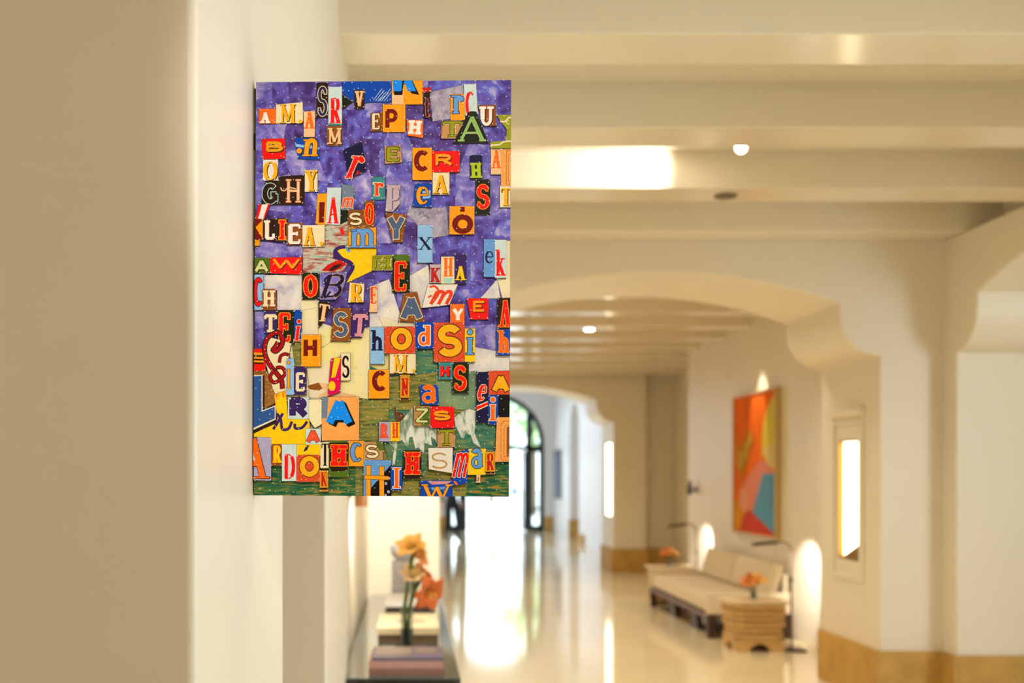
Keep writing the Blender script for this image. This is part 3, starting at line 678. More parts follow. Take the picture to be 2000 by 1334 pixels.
# each glyph: strokes (points in the unit box, weight 'T' thick / 't' thin, closed) and the stroke ends that carry a serif
GL = {
 'A': ([([(0.5, 1), (1, 0)], 'T', 0), ([(0.5, 1), (0, 0)], 'm', 0), ([(0.2, .33), (0.8, .33)], 't', 0)], [(0, 0), (1, 0)]),
 'B': ([([(0.08, 0), (0.08, 1)], 'T', 0), ([(0.08, 1), (.5, 1)] + A_(.5, .77, .40, .23, 90, -90) + [(.08, .54)], 't', 0), ([(.55, .53)] + A_(.55, .265, .45, .265, 90, -90) + [(.08, 0)], 't', 0), (A_(.5, .77, .42, .23, 60, -60), 'M', 0), (A_(.55, .265, .44, .265, 60, -60), 'M', 0)], []),
 'C': ([(A_(.5, .5, .5, .5, 48, 312, 26), 't', 0), (A_(.5, .5, .5, .5, 110, 250, 16), 'T', 0)], []),
 'D': ([([(0.08, 0), (0.08, 1)], 'T', 0), ([(0.0, 1), (.4, 1)] + A_(.4, .5, .6, .5, 90, -90, 20) + [(0.0, 0)], 't', 0), (A_(.4, .5, .6, .5, 55, -55, 14), 'T', 0)], []),
 'E': ([([(0.1, 0), (0.1, 1)], 'T', 0), ([(0, 1), (1, 1)], 't', 0), ([(.1, .52), (.75, .52)], 't', 0), ([(0, 0), (1, 0)], 't', 0)], ['E']),
 'F': ([([(0.1, 0), (0.1, 1)], 'T', 0), ([(0, 1), (1, 1)], 't', 0), ([(.1, .52), (.75, .52)], 't', 0)], [(0.1, 0)]),
 'G': ([(A_(.5, .5, .5, .5, 48, 330, 26), 't', 0), (A_(.5, .5, .5, .5, 110, 250, 16), 'T', 0), ([(.95, 0.05), (.95, .45)], 'T', 0), ([(.6, .45), (1, .45)], 't', 0)], []),
 'H': ([([(0.06, 0), (0.06, 1)], 'T', 0), ([(.94, 0), (.94, 1)], 'T', 0), ([(0, .5), (1, .5)], 't', 0)], [(0.06, 0), (0.06, 1), (.94, 0), (.94, 1)]),
 'I': ([([(0.5, 0), (0.5, 1)], 'T', 0)], [(0.5, 0), (0.5, 1)]),
 'J': ([([(0.8, 1), (0.8, .3)] + A_(.45, .3, .35, .3, 0, -150), 'T', 0)], [(0.8, 1)]),
 'K': ([([(0.08, 0), (0.08, 1)], 'T', 0), ([(.95, 1), (.1, .42)], 't', 0), ([(.38, .6), (1, 0)], 'T', 0)], [(0.08, 0), (0.08, 1), (.95, 1), (1, 0)]),
 'L': ([([(0.1, 0), (0.1, 1)], 'T', 0), ([(0, 0), (1, 0)], 't', 0), ([(1, 0), (1, .28)], 't', 0)], [(0.1, 1)]),
 'M': ([([(0.03, 0), (0.03, 1)], 'm', 0), ([(.03, 1), (.5, .1)], 'T', 0), ([(.5, .1), (.97, 1)], 'm', 0), ([(.97, 0), (.97, 1)], 'T', 0)], [(0.03, 0), (0.03, 1), (.97, 0), (.97, 1)]),
 'N': ([([(0.05, 0), (0.05, 1)], 'm', 0), ([(.05, 1), (.95, 0)], 'T', 0), ([(.95, 0), (.95, 1)], 'm', 0)], [(0.05, 0), (0.05, 1), (.95, 1)]),
 'O': ([(A_(.5, .5, .5, .5, 0, 360, 32)[:-1], 't', 1), (A_(.5, .5, .5, .5, 55, -55, 14), 'T', 0), (A_(.5, .5, .5, .5, 125, 235, 14), 'T', 0)], []),
 'P': ([([(0.08, 0), (0.08, 1)], 'T', 0), ([(0, 1), (.55, 1)] + A_(.55, .72, .42, .28, 90, -90) + [(.08, .44)], 't', 0), (A_(.55, .72, .42, .28, 60, -60), 'M', 0)], [(0.08, 0)]),
 'R': ([([(0.08, 0), (0.08, 1)], 'T', 0), ([(0, 1), (.5, 1)] + A_(.5, .75, .40, .25, 90, -90) + [(.08, .5)], 't', 0), (A_(.5, .75, .40, .25, 60, -60), 'M', 0), ([(.45, .5), (1, 0)], 'T', 0)], [(0.08, 0), (1, 0)]),
 'S': ([(A_(.5, .75, .46, .25, 25, 250, 18) + A_(.5, .25, .5, .26, 80, -155, 18), 'M', 0)], ['S']),
 'T': ([([(0.5, 0), (0.5, 1)], 'T', 0), ([(0, 1), (1, 1)], 't', 0)], ['T', (0.5, 0)]),
 'U': ([([(0.06, 1), (0.06, .35)] + A_(.5, .35, .44, .35, 180, 360, 16) + [(.94, 1)], 'm', 0), ([(.06, 1), (.06, .3)], 'T', 0)], [(0.06, 1), (.94, 1)]),
 'V': ([([(0, 1), (.5, 0)], 'T', 0), ([(.5, 0), (1, 1)], 'm', 0)], [(0, 1), (1, 1)]),
 'W': ([([(0, 1), (.26, 0)], 'T', 0), ([(.26, 0), (.5, .85)], 'm', 0), ([(.5, .85), (.74, 0)], 'T', 0), ([(.74, 0), (1, 1)], 'm', 0)], [(0, 1), (1, 1)]),
 'X': ([([(0, 1), (1, 0)], 'T', 0), ([(1, 1), (0, 0)], 't', 0)], [(0, 0), (0, 1), (1, 0), (1, 1)]),
 'Y': ([([(0, 1), (.5, .45)], 'T', 0), ([(1, 1), (.5, .45)], 'm', 0), ([(.5, 0), (.5, .48)], 'T', 0)], [(0, 1), (1, 1), (.5, 0)]),
 'Z': ([([(0, 1), (1, 1)], 'T', 0), ([(1, 1), (0, 0)], 'T', 0), ([(0, 0), (1, 0)], 'T', 0)], []),
 'a': ([(A_(.45, .72, .42, .28, 150, 0, 12) + [(.87, .1)] + [(1, 0)], 'T', 0), (A_(.42, .28, .40, .28, 0, 360, 20)[:-1], 'm', 1)], []),
 'd': ([([(.88, 1), (.88, 0)], 'T', 0), (A_(.42, .30, .42, .30, 0, 360, 24)[:-1], 'm', 1), ([(.88, 0), (1.05, 0)], 't', 0)], ['d']),
 'e': ([([(.06, .52), (.94, .52)], 't', 0), (A_(.5, .5, .5, .5, 2, 318, 26), 't', 0), (A_(.5, .5, .5, .5, 110, 260, 16), 'T', 0)], []),
 'h': ([([(0.1, 0), (0.1, 1)], 'T', 0), ([(.1, .35)] + A_(.52, .40, .38, .22, 160, 0, 12) + [(.90, 0)], 'T', 0)], [(0.1, 0), (.9, 0), 'h']),
 'i': ([([(0.5, 0), (0.5, .66)], 'T', 0), ('dot', (.5, .92), 0.13)], [(.5, 0), 'i']),
 'k': ([([(0.1, 0), (0.1, 1)], 'T', 0), ([(.85, .66), (.12, .25)], 't', 0), ([(.35, .42), (1, 0)], 'T', 0)], [(0.1, 0), (1, 0), (.85, .66), 'h']),
 'l': ([([(0.5, 0), (0.5, 1)], 'T', 0)], [(0.5, 0), 'l']),
 'm': ([([(0.04, 0), (0.04, 1)], 'T', 0), ([(.04, .55)] + A_(.28, .68, .22, .30, 150, 0, 10) + [(.50, 0)], 'T', 0), ([(.50, .55)] + A_(.74, .68, .22, .30, 150, 0, 10) + [(.96, 0)], 'T', 0)], [(0.04, 0), (.5, 0), (.96, 0), 'n']),
 'n': ([([(0.1, 0), (0.1, 1)], 'T', 0), ([(.1, .5)] + A_(.52, .65, .38, .33, 150, 0, 12) + [(.90, 0)], 'T', 0)], [(0.1, 0), (.9, 0), 'n']),
 'p': ([([(0.12, 0), (0.12, 1)], 'T', 0), (A_(.55, .72, .40, .28, 0, 360, 20)[:-1], 'm', 1)], [(0.12, 0)]),
 'r': ([([(0.2, 0), (0.2, 1)], 'T', 0), ([(.2, .55)] + A_(.68, .58, .34, .40, 150, 50, 8), 'm', 0), ('dot', (.90, .84), 0.10)], [(0.2, 0), 'n']),
 's': ([(A_(.5, .75, .46, .25, 25, 250, 18) + A_(.5, .25, .5, .26, 80, -155, 18), 'M', 0)], []),
 't': ([([(0.45, 1), (0.45, .22)] + A_(.68, .2, .23, .2, 180, 330, 10), 'T', 0), ([(0.05, .72), (0.9, .72)], 't', 0)], []),
 'w': ([([(0, 1), (.26, 0)], 'T', 0), ([(.26, 0), (.5, .85)], 'm', 0), ([(.5, .85), (.74, 0)], 'T', 0), ([(.74, 0), (1, 1)], 'm', 0)], []),
}
PANW, PANH = 0.4058, 0.6590
def unit(u, v):
    """pixel of the photographed panel -> panel millimetres (the panel is seen slightly rolled)"""
    s = (u - 496.0) / 500.5
    for _ in range(3):
        yt = 160 - 2 * s; yb = 965 + 5 * s; t = (v - yt) / (yb - yt)
        xl = 498 - 4.5 * t; xr = 997.5 - 2.5 * t; s = (u - xl) / (xr - xl)
    return ((s - 0.5) * PANW, (1 - t) * PANH)
FR = {1: (480, 150, 5.336), 2: (740, 150, 5.337), 3: (480, 380, 5.8), 4: (740, 380, 5.8), 5: (480, 590, 6.353), 6: (740, 590, 6.352), 7: (480, 780, 6.671), 8: (740, 780, 6.670), 0: (0, 0, 1)}
def tp(fr, x, y):
    a, b, s = FR[fr]; return unit(a + x / s, b + y / s)

def strip(bm, pts, w, e, closed, y, mi):
    P = [Vector((p[0], p[1])) for p in pts]; n = len(P); h = w / 2 + e
    if not closed:
        d0 = (P[0] - P[1]).normalized(); d1 = (P[-1] - P[-2]).normalized()
        P[0] = P[0] + d0 * e; P[-1] = P[-1] + d1 * e
    Lv, Rv = [], []
    for i in range(n):
        a = P[(i - 1) % n] if (closed or i) else None; b = P[(i + 1) % n] if (closed or i < n - 1) else None
        d1 = (P[i] - a).normalized() if a is not None else None
        d2 = (b - P[i]).normalized() if b is not None else None
        if d1 is None: d1 = d2
        if d2 is None: d2 = d1
        nn = Vector((-(d1.y + d2.y), d1.x + d2.x))
        if nn.length < 1e-6: nn = Vector((-d1.y, d1.x))
        nn.normalize()
        k = min(1.6, 1.0 / max(0.3, nn.dot(Vector((-d1.y, d1.x)))))
        Lv.append(bm.verts.new((P[i].x + nn.x * h * k, y, P[i].y + nn.y * h * k)))
        Rv.append(bm.verts.new((P[i].x - nn.x * h * k, y, P[i].y - nn.y * h * k)))
    for i in range(n if closed else n - 1):
        j = (i + 1) % n
        f = bm.faces.new((Lv[i], Lv[j], Rv[j], Rv[i])); f.material_index = mi

def glyph(bm, ch, x0, z0, x1, z1, y, mi, e=0.0, wt=0.2, con=0.45, serif=True, slant=0.0, rot=0.0, dx=0.0, dz=0.0, step=[0]):
    Wd, Hd = x1 - x0, z1 - z0
    T = min(wt * Hd, (0.19 if ch in 'MWmw' else 0.5 if ch in 'Iil' else 0.34 if ch in 'TJtr' else 0.31) * Wd); t = T * con; M = T * 0.92; m_ = T * max(con, 0.6) if con < 1 else T
    sf = 0.45 * T if serif else 0.0
    ix = T / 2 + (sf if serif and ch not in 'OCSGBDEs' else 0); ix = min(ix, T / 2 + 0.07 * Wd) if ch not in 'Iil' else min(ix, Wd * 0.42); iy = t / 2 if ch not in 'Ss' else T / 2
    if ch in 'Tt': ix = 0.04 * Wd
    wts = {'T': T, 't': t, 'M': M, 'm': m_}
    def q(p):
        u, v = p; z = z0 + iy + v * (Hd - 2 * iy); x = x0 + ix + u * (Wd - 2 * ix) + slant * (z - (z0 + z1) / 2)
        cx, cz = (x0 + x1) / 2, (z0 + z1) / 2; c, s = math.cos(rot), math.sin(rot)
        return (cx + (x - cx) * c - (z - cz) * s + dx, cz + (x - cx) * s + (z - cz) * c + dz)
    strokes, ser = GL[ch]; k = 0
    for st in strokes:
        yy = y - k * 2.5e-6; k += 1
        if st[0] == 'dot':
            (u, v), r = st[1], max(T * 0.62, st[2] * Wd * 0.5) + e; c = q((u, v))
            vs = [bm.verts.new((c[0] + r * math.cos(a), yy, c[1] + r * math.sin(a))) for a in [i * math.pi / 8 for i in range(16)]]
            f = bm.faces.new(vs); f.material_index = mi; continue
        pts, w, cl = st
        ext = e + (t / 2 if (not cl and abs(pts[0][0] - pts[-1][0]) < 0.02) else 0)
        strip(bm, [q(p) for p in pts], wts[w], e, cl, yy, mi)
    if serif:
        st_ = max(t * 0.8, 0.18 * T)
        def bar(c, L, vertical=False):
            nonlocal k
            yy = y - k * 2.5e-6; k += 1
            a, b = ((c[0], c[1] - L), (c[0], c[1] + L)) if vertical else ((c[0] - L, c[1]), (c[0] + L, c[1]))
            strip(bm, [a, b], st_, e, False, yy, mi)
        for s in ser:
            if isinstance(s, tuple): bar(q(s), min(T * 0.95, T / 2 + (0.08 if ch not in 'ITJlti' else 0.2) * Wd))
            elif s == 'E':
                for (u, v, L) in ((1, 1, .16), (1, 0, .16)):
                    c = q((u, v)); bar((c[0], c[1] + (-L if v else L) * Hd * 0.5), L * Hd * 0.55, True)
                c = q((.75, .52)); bar(c, 0.10 * Hd, True)
            elif s == 'T':
                for u in (0, 1):
                    c = q((u, 1)); bar((c[0], c[1] - .08 * Hd), .10 * Hd, True)
            elif s == 'S':
                c = q((.93, .85)); bar((c[0], c[1]), .07 * Hd, True); c = q((.05, .16)); bar(c, .07 * Hd, True)
            elif s in ('h', 'n', 'i', 'l', 'd'):
                u, v = {'h': (0.0, 1), 'n': (0.0, 1), 'i': (0.4, .66), 'l': (.4, 1), 'd': (.75, 1)}[s]
                c = q((u, v)); bar((c[0], c[1]), T * 0.7)

def clip_bm(bm):
    for co, no in (((-PANW / 2, 0, 0), (-1, 0, 0)), ((PANW / 2, 0, 0), (1, 0, 0)), ((0, 0, 0), (0, 0, -1)), ((0, 0, PANH), (0, 0, 1))):
        bmesh.ops.bisect_plane(bm, geom=bm.verts[:] + bm.edges[:] + bm.faces[:], plane_co=co, plane_no=no, clear_outer=True)

def flat_obj(name, bm, mats, parent):
    clip_bm(bm)
    me = bpy.data.meshes.new(name)
    for f in bm.faces:
        f.normal_update()
    bm.to_mesh(me); bm.free()
    if len(me.vertices) == 0: return None
    for m in mats: me.materials.append(m)
    o = bpy.data.objects.new(name, me); COL.objects.link(o); o.parent = parent
    return o

pan = thing('letter_collage', 'tin collage of mismatched letters on purple and green, jutting from the left wall', 'artwork', (0, 0, 0))
# left edge at the wall, right edge slightly nearer
a_ = math.radians(2.25)
pL = Vector(px(496.0, 965, 1.838)); pan.location = (pL.x + PANW / 2 * math.cos(a_), 1.838 - PANW / 2 * math.sin(a_), pL.z - 0.0030)
pan.rotation_euler = (0, math.radians(0.30), -a_)
BODY = mat('panel_wood_edge', (70, 60, 40), rough=0.5)
bm = bmesh.new(); box(bm, -PANW / 2, 0.0, 0, PANW / 2, 0.022, PANH); new_obj('backing_panel', bm, BODY, pan)
bm = bmesh.new(); box(bm, -PANW / 2 - 0.0052, 0.012, 0.001, -PANW / 2 + 0.004, 0.024, PANH - 0.006)  # added batten whose dark colour stands for the shaded gap at the wall
new_obj('gap_shade_batten', bm, mat('gap_shade_brass', (96, 84, 48), rough=0.45, metal=0.4), pan)
for hz in (0.07, 0.33, PANH - 0.092):
    bm = bmesh.new(); tube(bm, [(-PANW / 2 - 0.0025, 0.008, hz - 0.012), (-PANW / 2 - 0.0025, 0.008, hz + 0.012)], 0.0028, 8); new_obj('hinge', bm, mat('dark_hinge', (40, 34, 26), rough=0.4, metal=0.6), pan)

# printed tins
PUR = [((0.30, (58, 38, 112)), (0.42, (80, 60, 150)), (0.50, (104, 88, 184)), (0.57, (92, 98, 204)), (0.68, (176, 164, 218))),
       ((0.30, (50, 30, 84)), (0.42, (74, 50, 122)), (0.52, (94, 72, 152)), (0.60, (100, 98, 194)), (0.74, (160, 150, 208))),
       ((0.30, (78, 66, 158)), (0.42, (106, 98, 190)), (0.52, (138, 126, 204)), (0.62, (172, 160, 216)), (0.74, (214, 206, 228)))]
for i, st in enumerate(PUR): ramp_mat('violet_cloud_tin_%s' % 'abc'[i], st, scale=48, detail=9, distortion=0.7)
ramp_mat('grey_lilac_tin', ((0.3, (130, 118, 142)), (0.5, (172, 162, 184)), (0.7, (202, 192, 205))), scale=70)
ramp_mat('cloud_white_tin', ((0.25, (170, 158, 185)), (0.42, (214, 206, 210)), (0.6, (236, 230, 218)), (0.8, (240, 226, 200))), scale=35)
ramp_mat('cream_yellow_tin', ((0.3, (248, 226, 120)), (0.48, (246, 232, 160)), (0.6, (240, 226, 190)), (0.75, (236, 216, 190))), scale=9)
ramp_mat('warm_cream_tin', ((0.3, (238, 224, 190)), (0.7, (244, 232, 178))), scale=20)
ramp_mat('sea_olive_tin', ((0.2, (52, 78, 44)), (0.38, (98, 110, 50)), (0.5, (132, 138, 70)), (0.6, (176, 142, 56)), (0.72, (96, 134, 86)), (0.85, (60, 96, 70))), scale=42, stretch=(1.1, 1, 7.5), rot=0.08, detail=5)
ramp_mat('sea_dark_tin', ((0.2, (14, 52, 44)), (0.4, (20, 88, 66)), (0.52, (62, 110, 58)), (0.6, (128, 134, 62)), (0.67, (198, 120, 50)), (0.75, (40, 104, 92)), (0.88, (20, 70, 60))), scale=38, stretch=(1.1, 1, 7.0), rot=0.20, detail=5)
ramp_mat('sea_teal_tin', ((0.2, (24, 88, 84)), (0.4, (50, 124, 108)), (0.55, (96, 132, 86)), (0.7, (150, 158, 112)), (0.85, (206, 214, 186))), scale=32, stretch=(1.2, 1, 5.5), rot=0.25, detail=5)
ramp_mat('grey_green_tin', ((0.3, (100, 138, 128)), (0.5, (126, 156, 118)), (0.7, (148, 168, 116))), scale=24)
ramp_mat('foam_tin', ((0.25, (86, 120, 92)), (0.42, (150, 170, 140)), (0.52, (222, 226, 212)), (0.7, (236, 234, 222))), scale=40, stretch=(2.6, 1, 1.0), rot=-0.15)
ramp_mat('streaky_pink_brown_tin', ((0.2, (70, 30, 60)), (0.36, (150, 44, 60)), (0.46, (176, 128, 110)), (0.55, (206, 196, 176)), (0.63, (150, 190, 178)), (0.72, (150, 100, 74)), (0.85, (90, 40, 50))), scale=34, stretch=(1.3, 1, 7), rot=0.55, detail=5)
ramp_mat('brown_wood_tin', ((0.3, (120, 74, 26)), (0.5, (156, 100, 40)), (0.7, (170, 120, 60))), scale=50, stretch=(1, 1, 6))
ramp_mat('hull_brown_tin', ((0.3, (56, 32, 14)), (0.5, (120, 72, 36)), (0.7, (84, 76, 62)), (0.85, (60, 92, 84))), scale=40, stretch=(1, 1, 5), rot=0.3)
ramp_mat('orange_spatter_tin', ((0.3, (206, 58, 22)), (0.6, (226, 80, 34)), (0.74, (236, 130, 80))), scale=500, detail=3)
NAMED = {'va': 'violet_cloud_tin_a', 'vb': 'violet_cloud_tin_b', 'vc': 'violet_cloud_tin_c', 'gl': 'grey_lilac_tin', 'cw': 'cloud_white_tin', 'cy': 'cream_yellow_tin', 'wc': 'warm_cream_tin',
         'so': 'sea_olive_tin', 'sd': 'sea_dark_tin', 'st': 'sea_teal_tin', 'gg': 'grey_green_tin', 'fo': 'foam_tin', 'sp': 'streaky_pink_brown_tin', 'bw': 'brown_wood_tin', 'hb': 'hull_brown_tin', 'os': 'orange_spatter_tin'}
PAL = {'cream': (238, 222, 184), 'offw': (232, 226, 214), 'white': (244, 238, 230), 'gold': (238, 176, 34), 'yel': (240, 200, 20), 'amb': (240, 160, 30), 'olive': (150, 152, 34), 'red': (226, 30, 22), 'crim': (160, 18, 30),
       'ored': (222, 70, 30), 'org': (236, 112, 30), 'mar': (112, 24, 14), 'dbr': (46, 26, 14), 'brn': (140, 84, 34), 'tan': (190, 146, 96), 'peach': (238, 196, 150), 'pach': (240, 168, 96), 'pblue': (206, 224, 224), 'lblue': (150, 192, 232),
       'blue': (20, 74, 168), 'bblue': (30, 144, 248), 'cblue': (112, 160, 216), 'navy': (28, 26, 62), 'slate': (84, 100, 130), 'dnv': (44, 44, 78), 'dpur': (62, 40, 100), 'blk': (18, 14, 14), 'dgr': (30, 36, 16), 'grn': (84, 110, 36),
       'teal': (66, 136, 140), 'mag': (214, 10, 92), 'pink': (214, 152, 160), 'pgrey': (196, 176, 182), 'lav': (176, 172, 206), 'grey': (120, 134, 150), 'mint': (176, 214, 200), 'cgr': (212, 214, 150), 'lgr': (140, 186, 104), 'ygr': (176, 194, 40),
       'sal': (234, 92, 60), 'gbr': (196, 140, 50), 'tank': (182, 142, 84), 'sblue': (56, 92, 150), 'mred': (190, 34, 20)}
def cmat(k):
    if k in NAMED: return MATS[NAMED[k]]
    return mat('tin_' + k, tuple(int(max(0, min(255, sum(PAL[k]) / 3 + (v - sum(PAL[k]) / 3) * 1.14 - 3))) for v in PAL[k]), rough=0.5, noise=0.05, scale=90, spec=0.12)
RIM = mat('cut_tin_edge', (52, 40, 44), rough=0.5, metal=0.3)
layer = [0]
PIECES = []
def curve(pts, colr):
    if len(pts) < 3 or colr == 'brn': return pts
    out = []; n = len(pts)
    for i in range(n - 1):
        a, b, d, e = pts[max(i - 1, 0)], pts[i], pts[i + 1], pts[min(i + 2, n - 1)]
        for k in range(6):
            t = k / 6
            out.append(tuple(0.5 * (2 * b[q] + (d[q] - a[q]) * t + (2 * a[q] - 5 * b[q] + 4 * d[q] - e[q]) * t * t + (3 * b[q] - a[q] - 3 * d[q] + e[q]) * t ** 3) for q in (0, 1)))
    return out + [pts[-1]]
def piece(fr, shape, col, *marks, same=False):
    """one cut tin: outline, print colour, and the letters or shapes printed on it"""
    if not same: layer[0] += 1
    y = -0.0004 - layer[0] * 6e-5
    if len(shape) == 4 and not isinstance(shape[0], tuple):
        x0, y0, x1, y1 = shape; shape = [(x0, y0), (x1, y0), (x1, y1), (x0, y1)]
    pts = [tp(fr, *p) for p in shape]
    ar = sum(pts[i][0] * pts[(i + 1) % len(pts)][1] - pts[(i + 1) % len(pts)][0] * pts[i][1] for i in range(len(pts)))
    if ar < 0: pts = pts[::-1]
    bm = bmesh.new()
    cx = sum(p[0] for p in pts) / len(pts); cz = sum(p[1] for p in pts) / len(pts)
    vs = [bm.verts.new((p[0], y, p[1])) for p in pts]; f = bm.faces.new(vs); f.material_index = 0
    g = [((p[0] - cx), (p[1] - cz)) for p in pts]
    out = []
    for dx_, dz_ in g:
        L = math.hypot(dx_, dz_) or 1; out.append((cx + dx_ * (1 + 0.00042 / L * 1.2), cz + dz_ * (1 + 0.00042 / L * 1.2)))
    vo = [bm.verts.new((p[0], y + 3e-5, p[1])) for p in out]
    f = bm.faces.new(vo); f.material_index = 1
    vb = [bm.verts.new((p[0], 0.0, p[1])) for p in out]
    for i in range(len(vo)):
        f = bm.faces.new((vo[i], vo[(i + 1) % len(vo)], vb[(i + 1) % len(vo)], vb[i])); f.material_index = 1
    o = flat_obj('tin_piece', bm, [cmat(col), RIM], pan)
    if o is None: return None
    PIECES.append(pts)
    k = 0
    for mk in marks:
        kind = mk[0]; bm = bmesh.new(); yb = y - 4e-6 - k * 1e-5
        if kind == 'poly':       # ('poly', colour, points)
            vs = [bm.verts.new((*[(tp(mk[3] if len(mk) > 3 else fr, *p))[0]], yb, tp(mk[3] if len(mk) > 3 else fr, *p)[1])) for p in mk[2]]
            bm.faces.new(vs); flat_obj('printed_shape', bm, [cmat(mk[1])], o); k += 1
        elif kind == 'line':     # ('line', colour, width in zoom pixels, points[, outline colour, outline width])
            s = FR[fr][2]; P = [tp(fr, *p) for p in curve(mk[3], mk[1])]; mm = PANW / 500.5 / s; ms = [cmat(mk[1])]
            if len(mk) > 4:
                ms.append(cmat(mk[4])); strip(bm, P, mk[2] * mm, mk[5] * mm, False, yb, 1)
            strip(bm, P, mk[2] * mm, 0, False, yb - 5e-6, 0); flat_obj('printed_line', bm, ms, o); k += 1
        else:                    # ('A', box, fill, {style})
            ch, (x0, y0, x1, y1), fill = mk[:3]; st = dict(mk[3]) if len(mk) > 3 else {}
            fr2 = st.pop('fr', fr)
            p0 = tp(fr2, x0, y1); p1 = tp(fr2, x1, y0); mm = PANW / 500.5
            ms = [cmat(fill)]; ol = st.pop('ol', None); ow = st.pop('ow', 1.3) * mm; sh = st.pop('sh', None); so_ = st.pop('so', (1.6, -1.6)); ol2 = st.pop('ol2', None); ow2 = st.pop('ow2', 2.4) * mm
            if ch == '.':
                X0, Z0, X1, Z1 = p0[0], p0[1], p1[0], p1[1]
                def disc(e, yy, mi, ddx=0, ddz=0):
                    vs = [bm.verts.new(((X0 + X1) / 2 + ddx + ((X1 - X0) / 2 + e) * math.cos(a), yy, (Z0 + Z1) / 2 + ddz + ((Z1 - Z0) / 2 + e) * math.sin(a))) for a in [i * math.pi / 10 for i in range(20)]]
                    f = bm.faces.new(vs); f.material_index = mi
                if sh: ms.append(cmat(sh)); disc(0, yb, 1, so_[0] * mm, so_[1] * mm)
                disc(0, yb - 3e-6, 0)
            else:
                e0 = ow if ol else 0
                if sh:
                    ms.append(cmat(sh))
                    glyph(bm, ch, *p0, *p1, yb, len(ms) - 1, e=e0 * 0.6, dx=so_[0] * mm, dz=so_[1] * mm, **st)
                    glyph(bm, ch, *p0, *p1, yb - 4e-6, len(ms) - 1, e=e0 * 0.6, dx=so_[0] * mm / 2, dz=so_[1] * mm / 2, **st)
                if ol2:
                    ms.append(cmat(ol2)); glyph(bm, ch, *p0, *p1, yb - 8e-6, len(ms) - 1, e=ow2, **st)
                if ol:
                    ms.append(cmat(ol)); glyph(bm, ch, *p0, *p1, yb - 1.4e-5, len(ms) - 1, e=ow, **st)
                glyph(bm, ch, *p0, *p1, yb - 2.4e-5, 0, **st)
            flat_obj('letter' if ch != '.' else 'printed_dot', bm, ms, o); k += 1
    return o
# patchwork ground
rg = random.Random(5)
gx = [494, 560, 625, 690, 760, 830, 905, 1000]; gy = [155, 215, 285, 350, 420, 485, 560, 640, 720, 800, 880, 970]
def jit(i, j):
    if i in (0, len(gx) - 1) or j in (0, len(gy) - 1):
        return (gx[i] + (rg.uniform(-14, 14) if 0 < i < len(gx) - 1 else 0), gy[j] + (rg.uniform(-14, 14) if 0 < j < len(gy) - 1 else 0))
    return (gx[i] + rg.uniform(-17, 17), gy[j] + rg.uniform(-17, 17))
GP = [[jit(i, j) for i in range(len(gx))] for j in range(len(gy))]
for j in range(len(gy) - 1):
    for i in range(len(gx) - 1):
        cy_ = (gy[j] + gy[j + 1]) / 2; cx_ = (gx[i] + gx[i + 1]) / 2
        if cy_ > 870: col = 'sd' if cx_ < 690 else ('so' if cx_ < 900 else 'hb' if (cx_ > 905 and cy_ < 900) else 'sd')
        elif cy_ > 700 and cx_ > 700: col = ('st', 'so', 'gg', 'st')[i % 4]
        elif cy_ > 620 and 590 < cx_ < 740: col = 'cy'
        elif cy_ > 700: col = 'wc'
        elif cy_ > 500 and cx_ > 780: col = rg.choice(('va', 'vc', 'va', 'vc'))
        elif cy_ > 500 and cx_ < 600: col = rg.choice(('va', 'vc'))
        else: col = rg.choice(('va', 'vb', 'va', 'vb', 'vb', 'vc'))
        piece(0, [GP[j][i], GP[j][i + 1], GP[j + 1][i + 1], GP[j + 1][i]], col, same=True)
P = piece
# explicit ground pieces
P(0, [(497, 160), (530, 160), (529, 212), (497, 214)], 'vc')
P(2, [(530, 165), (880, 90), (885, 300), (745, 440), (560, 470)], 'gl')
P(2, [(90, 585), (290, 585), (350, 740), (350, 880), (240, 905), (150, 915), (0, 960), (0, 800)], 'vc')
P(1, [(1090, 1080), (1280, 985), (1320, 1050), (1320, 1290), (1220, 1334), (1130, 1240)], 'vc')
P(3, [(90, 515), (640, 590), (640, 710), (90, 715)], 'vc')
P(4, [(340, 155), (760, 150), (800, 460), (620, 490), (440, 350), (320, 230)], 'gl', ('line', 'dnv', 4, [(455, 235), (500, 195), (520, 240), (580, 215)]), ('line', 'dnv', 5, [(460, 265), (520, 245), (570, 270)]))
P(3, [(345, 905), (640, 905), (650, 1300), (350, 1300), (345, 1080), (200, 1060), (195, 905)], 'cw')
P(3, [(620, 1190), (820, 1190), (820, 1334), (800, 1600), (620, 1600)], 'wc')
P(5, [(600, 100), (690, 100), (900, 60), (890, 410), (690, 400)], 'wc')
P(4, [(350, 920), (560, 800), (600, 1100), (480, 1300), (350, 1100)], 'cw')
P(4, [(1150, 1180), (1345, 960), (1375, 1180)], 'cw')
P(4, [(1420, 530), (1485, 530), (1485, 1190), (1400, 1190), (1345, 960), (1430, 950)], 'wc')
P(0, [(722, 560), (760, 545), (790, 640), (722, 660)], 'cw')
P(6, [(0, 170), (260, 250), (460, 250), (460, 310), (60, 310)], 'wc')
P(6, [(1195, 560), (1620, 640), (1620, 850), (1370, 860), (1120, 890), (1120, 750)], 'cw')
P(5, [(930, 570), (1060, 490), (1300, 460), (1450, 330), (1548, 330), (1525, 1200), (1400, 1180), (780, 1180), (780, 1000), (750, 800), (915, 795)], 'cy',
  ('poly', 'brn', [(760, 1030), (900, 990), (980, 1050), (900, 1090), (790, 1075)]), ('poly', 'peach', [(900, 1150), (1000, 1090), (1180, 1110), (1360, 1150), (1380, 1178), (900, 1178)]), ('poly', 'peach', [(900, 990), (1030, 1010), (1030, 1080), (960, 1085)]))
P(5, [(565, 510), (690, 480), (690, 795), (600, 790)], 'so')
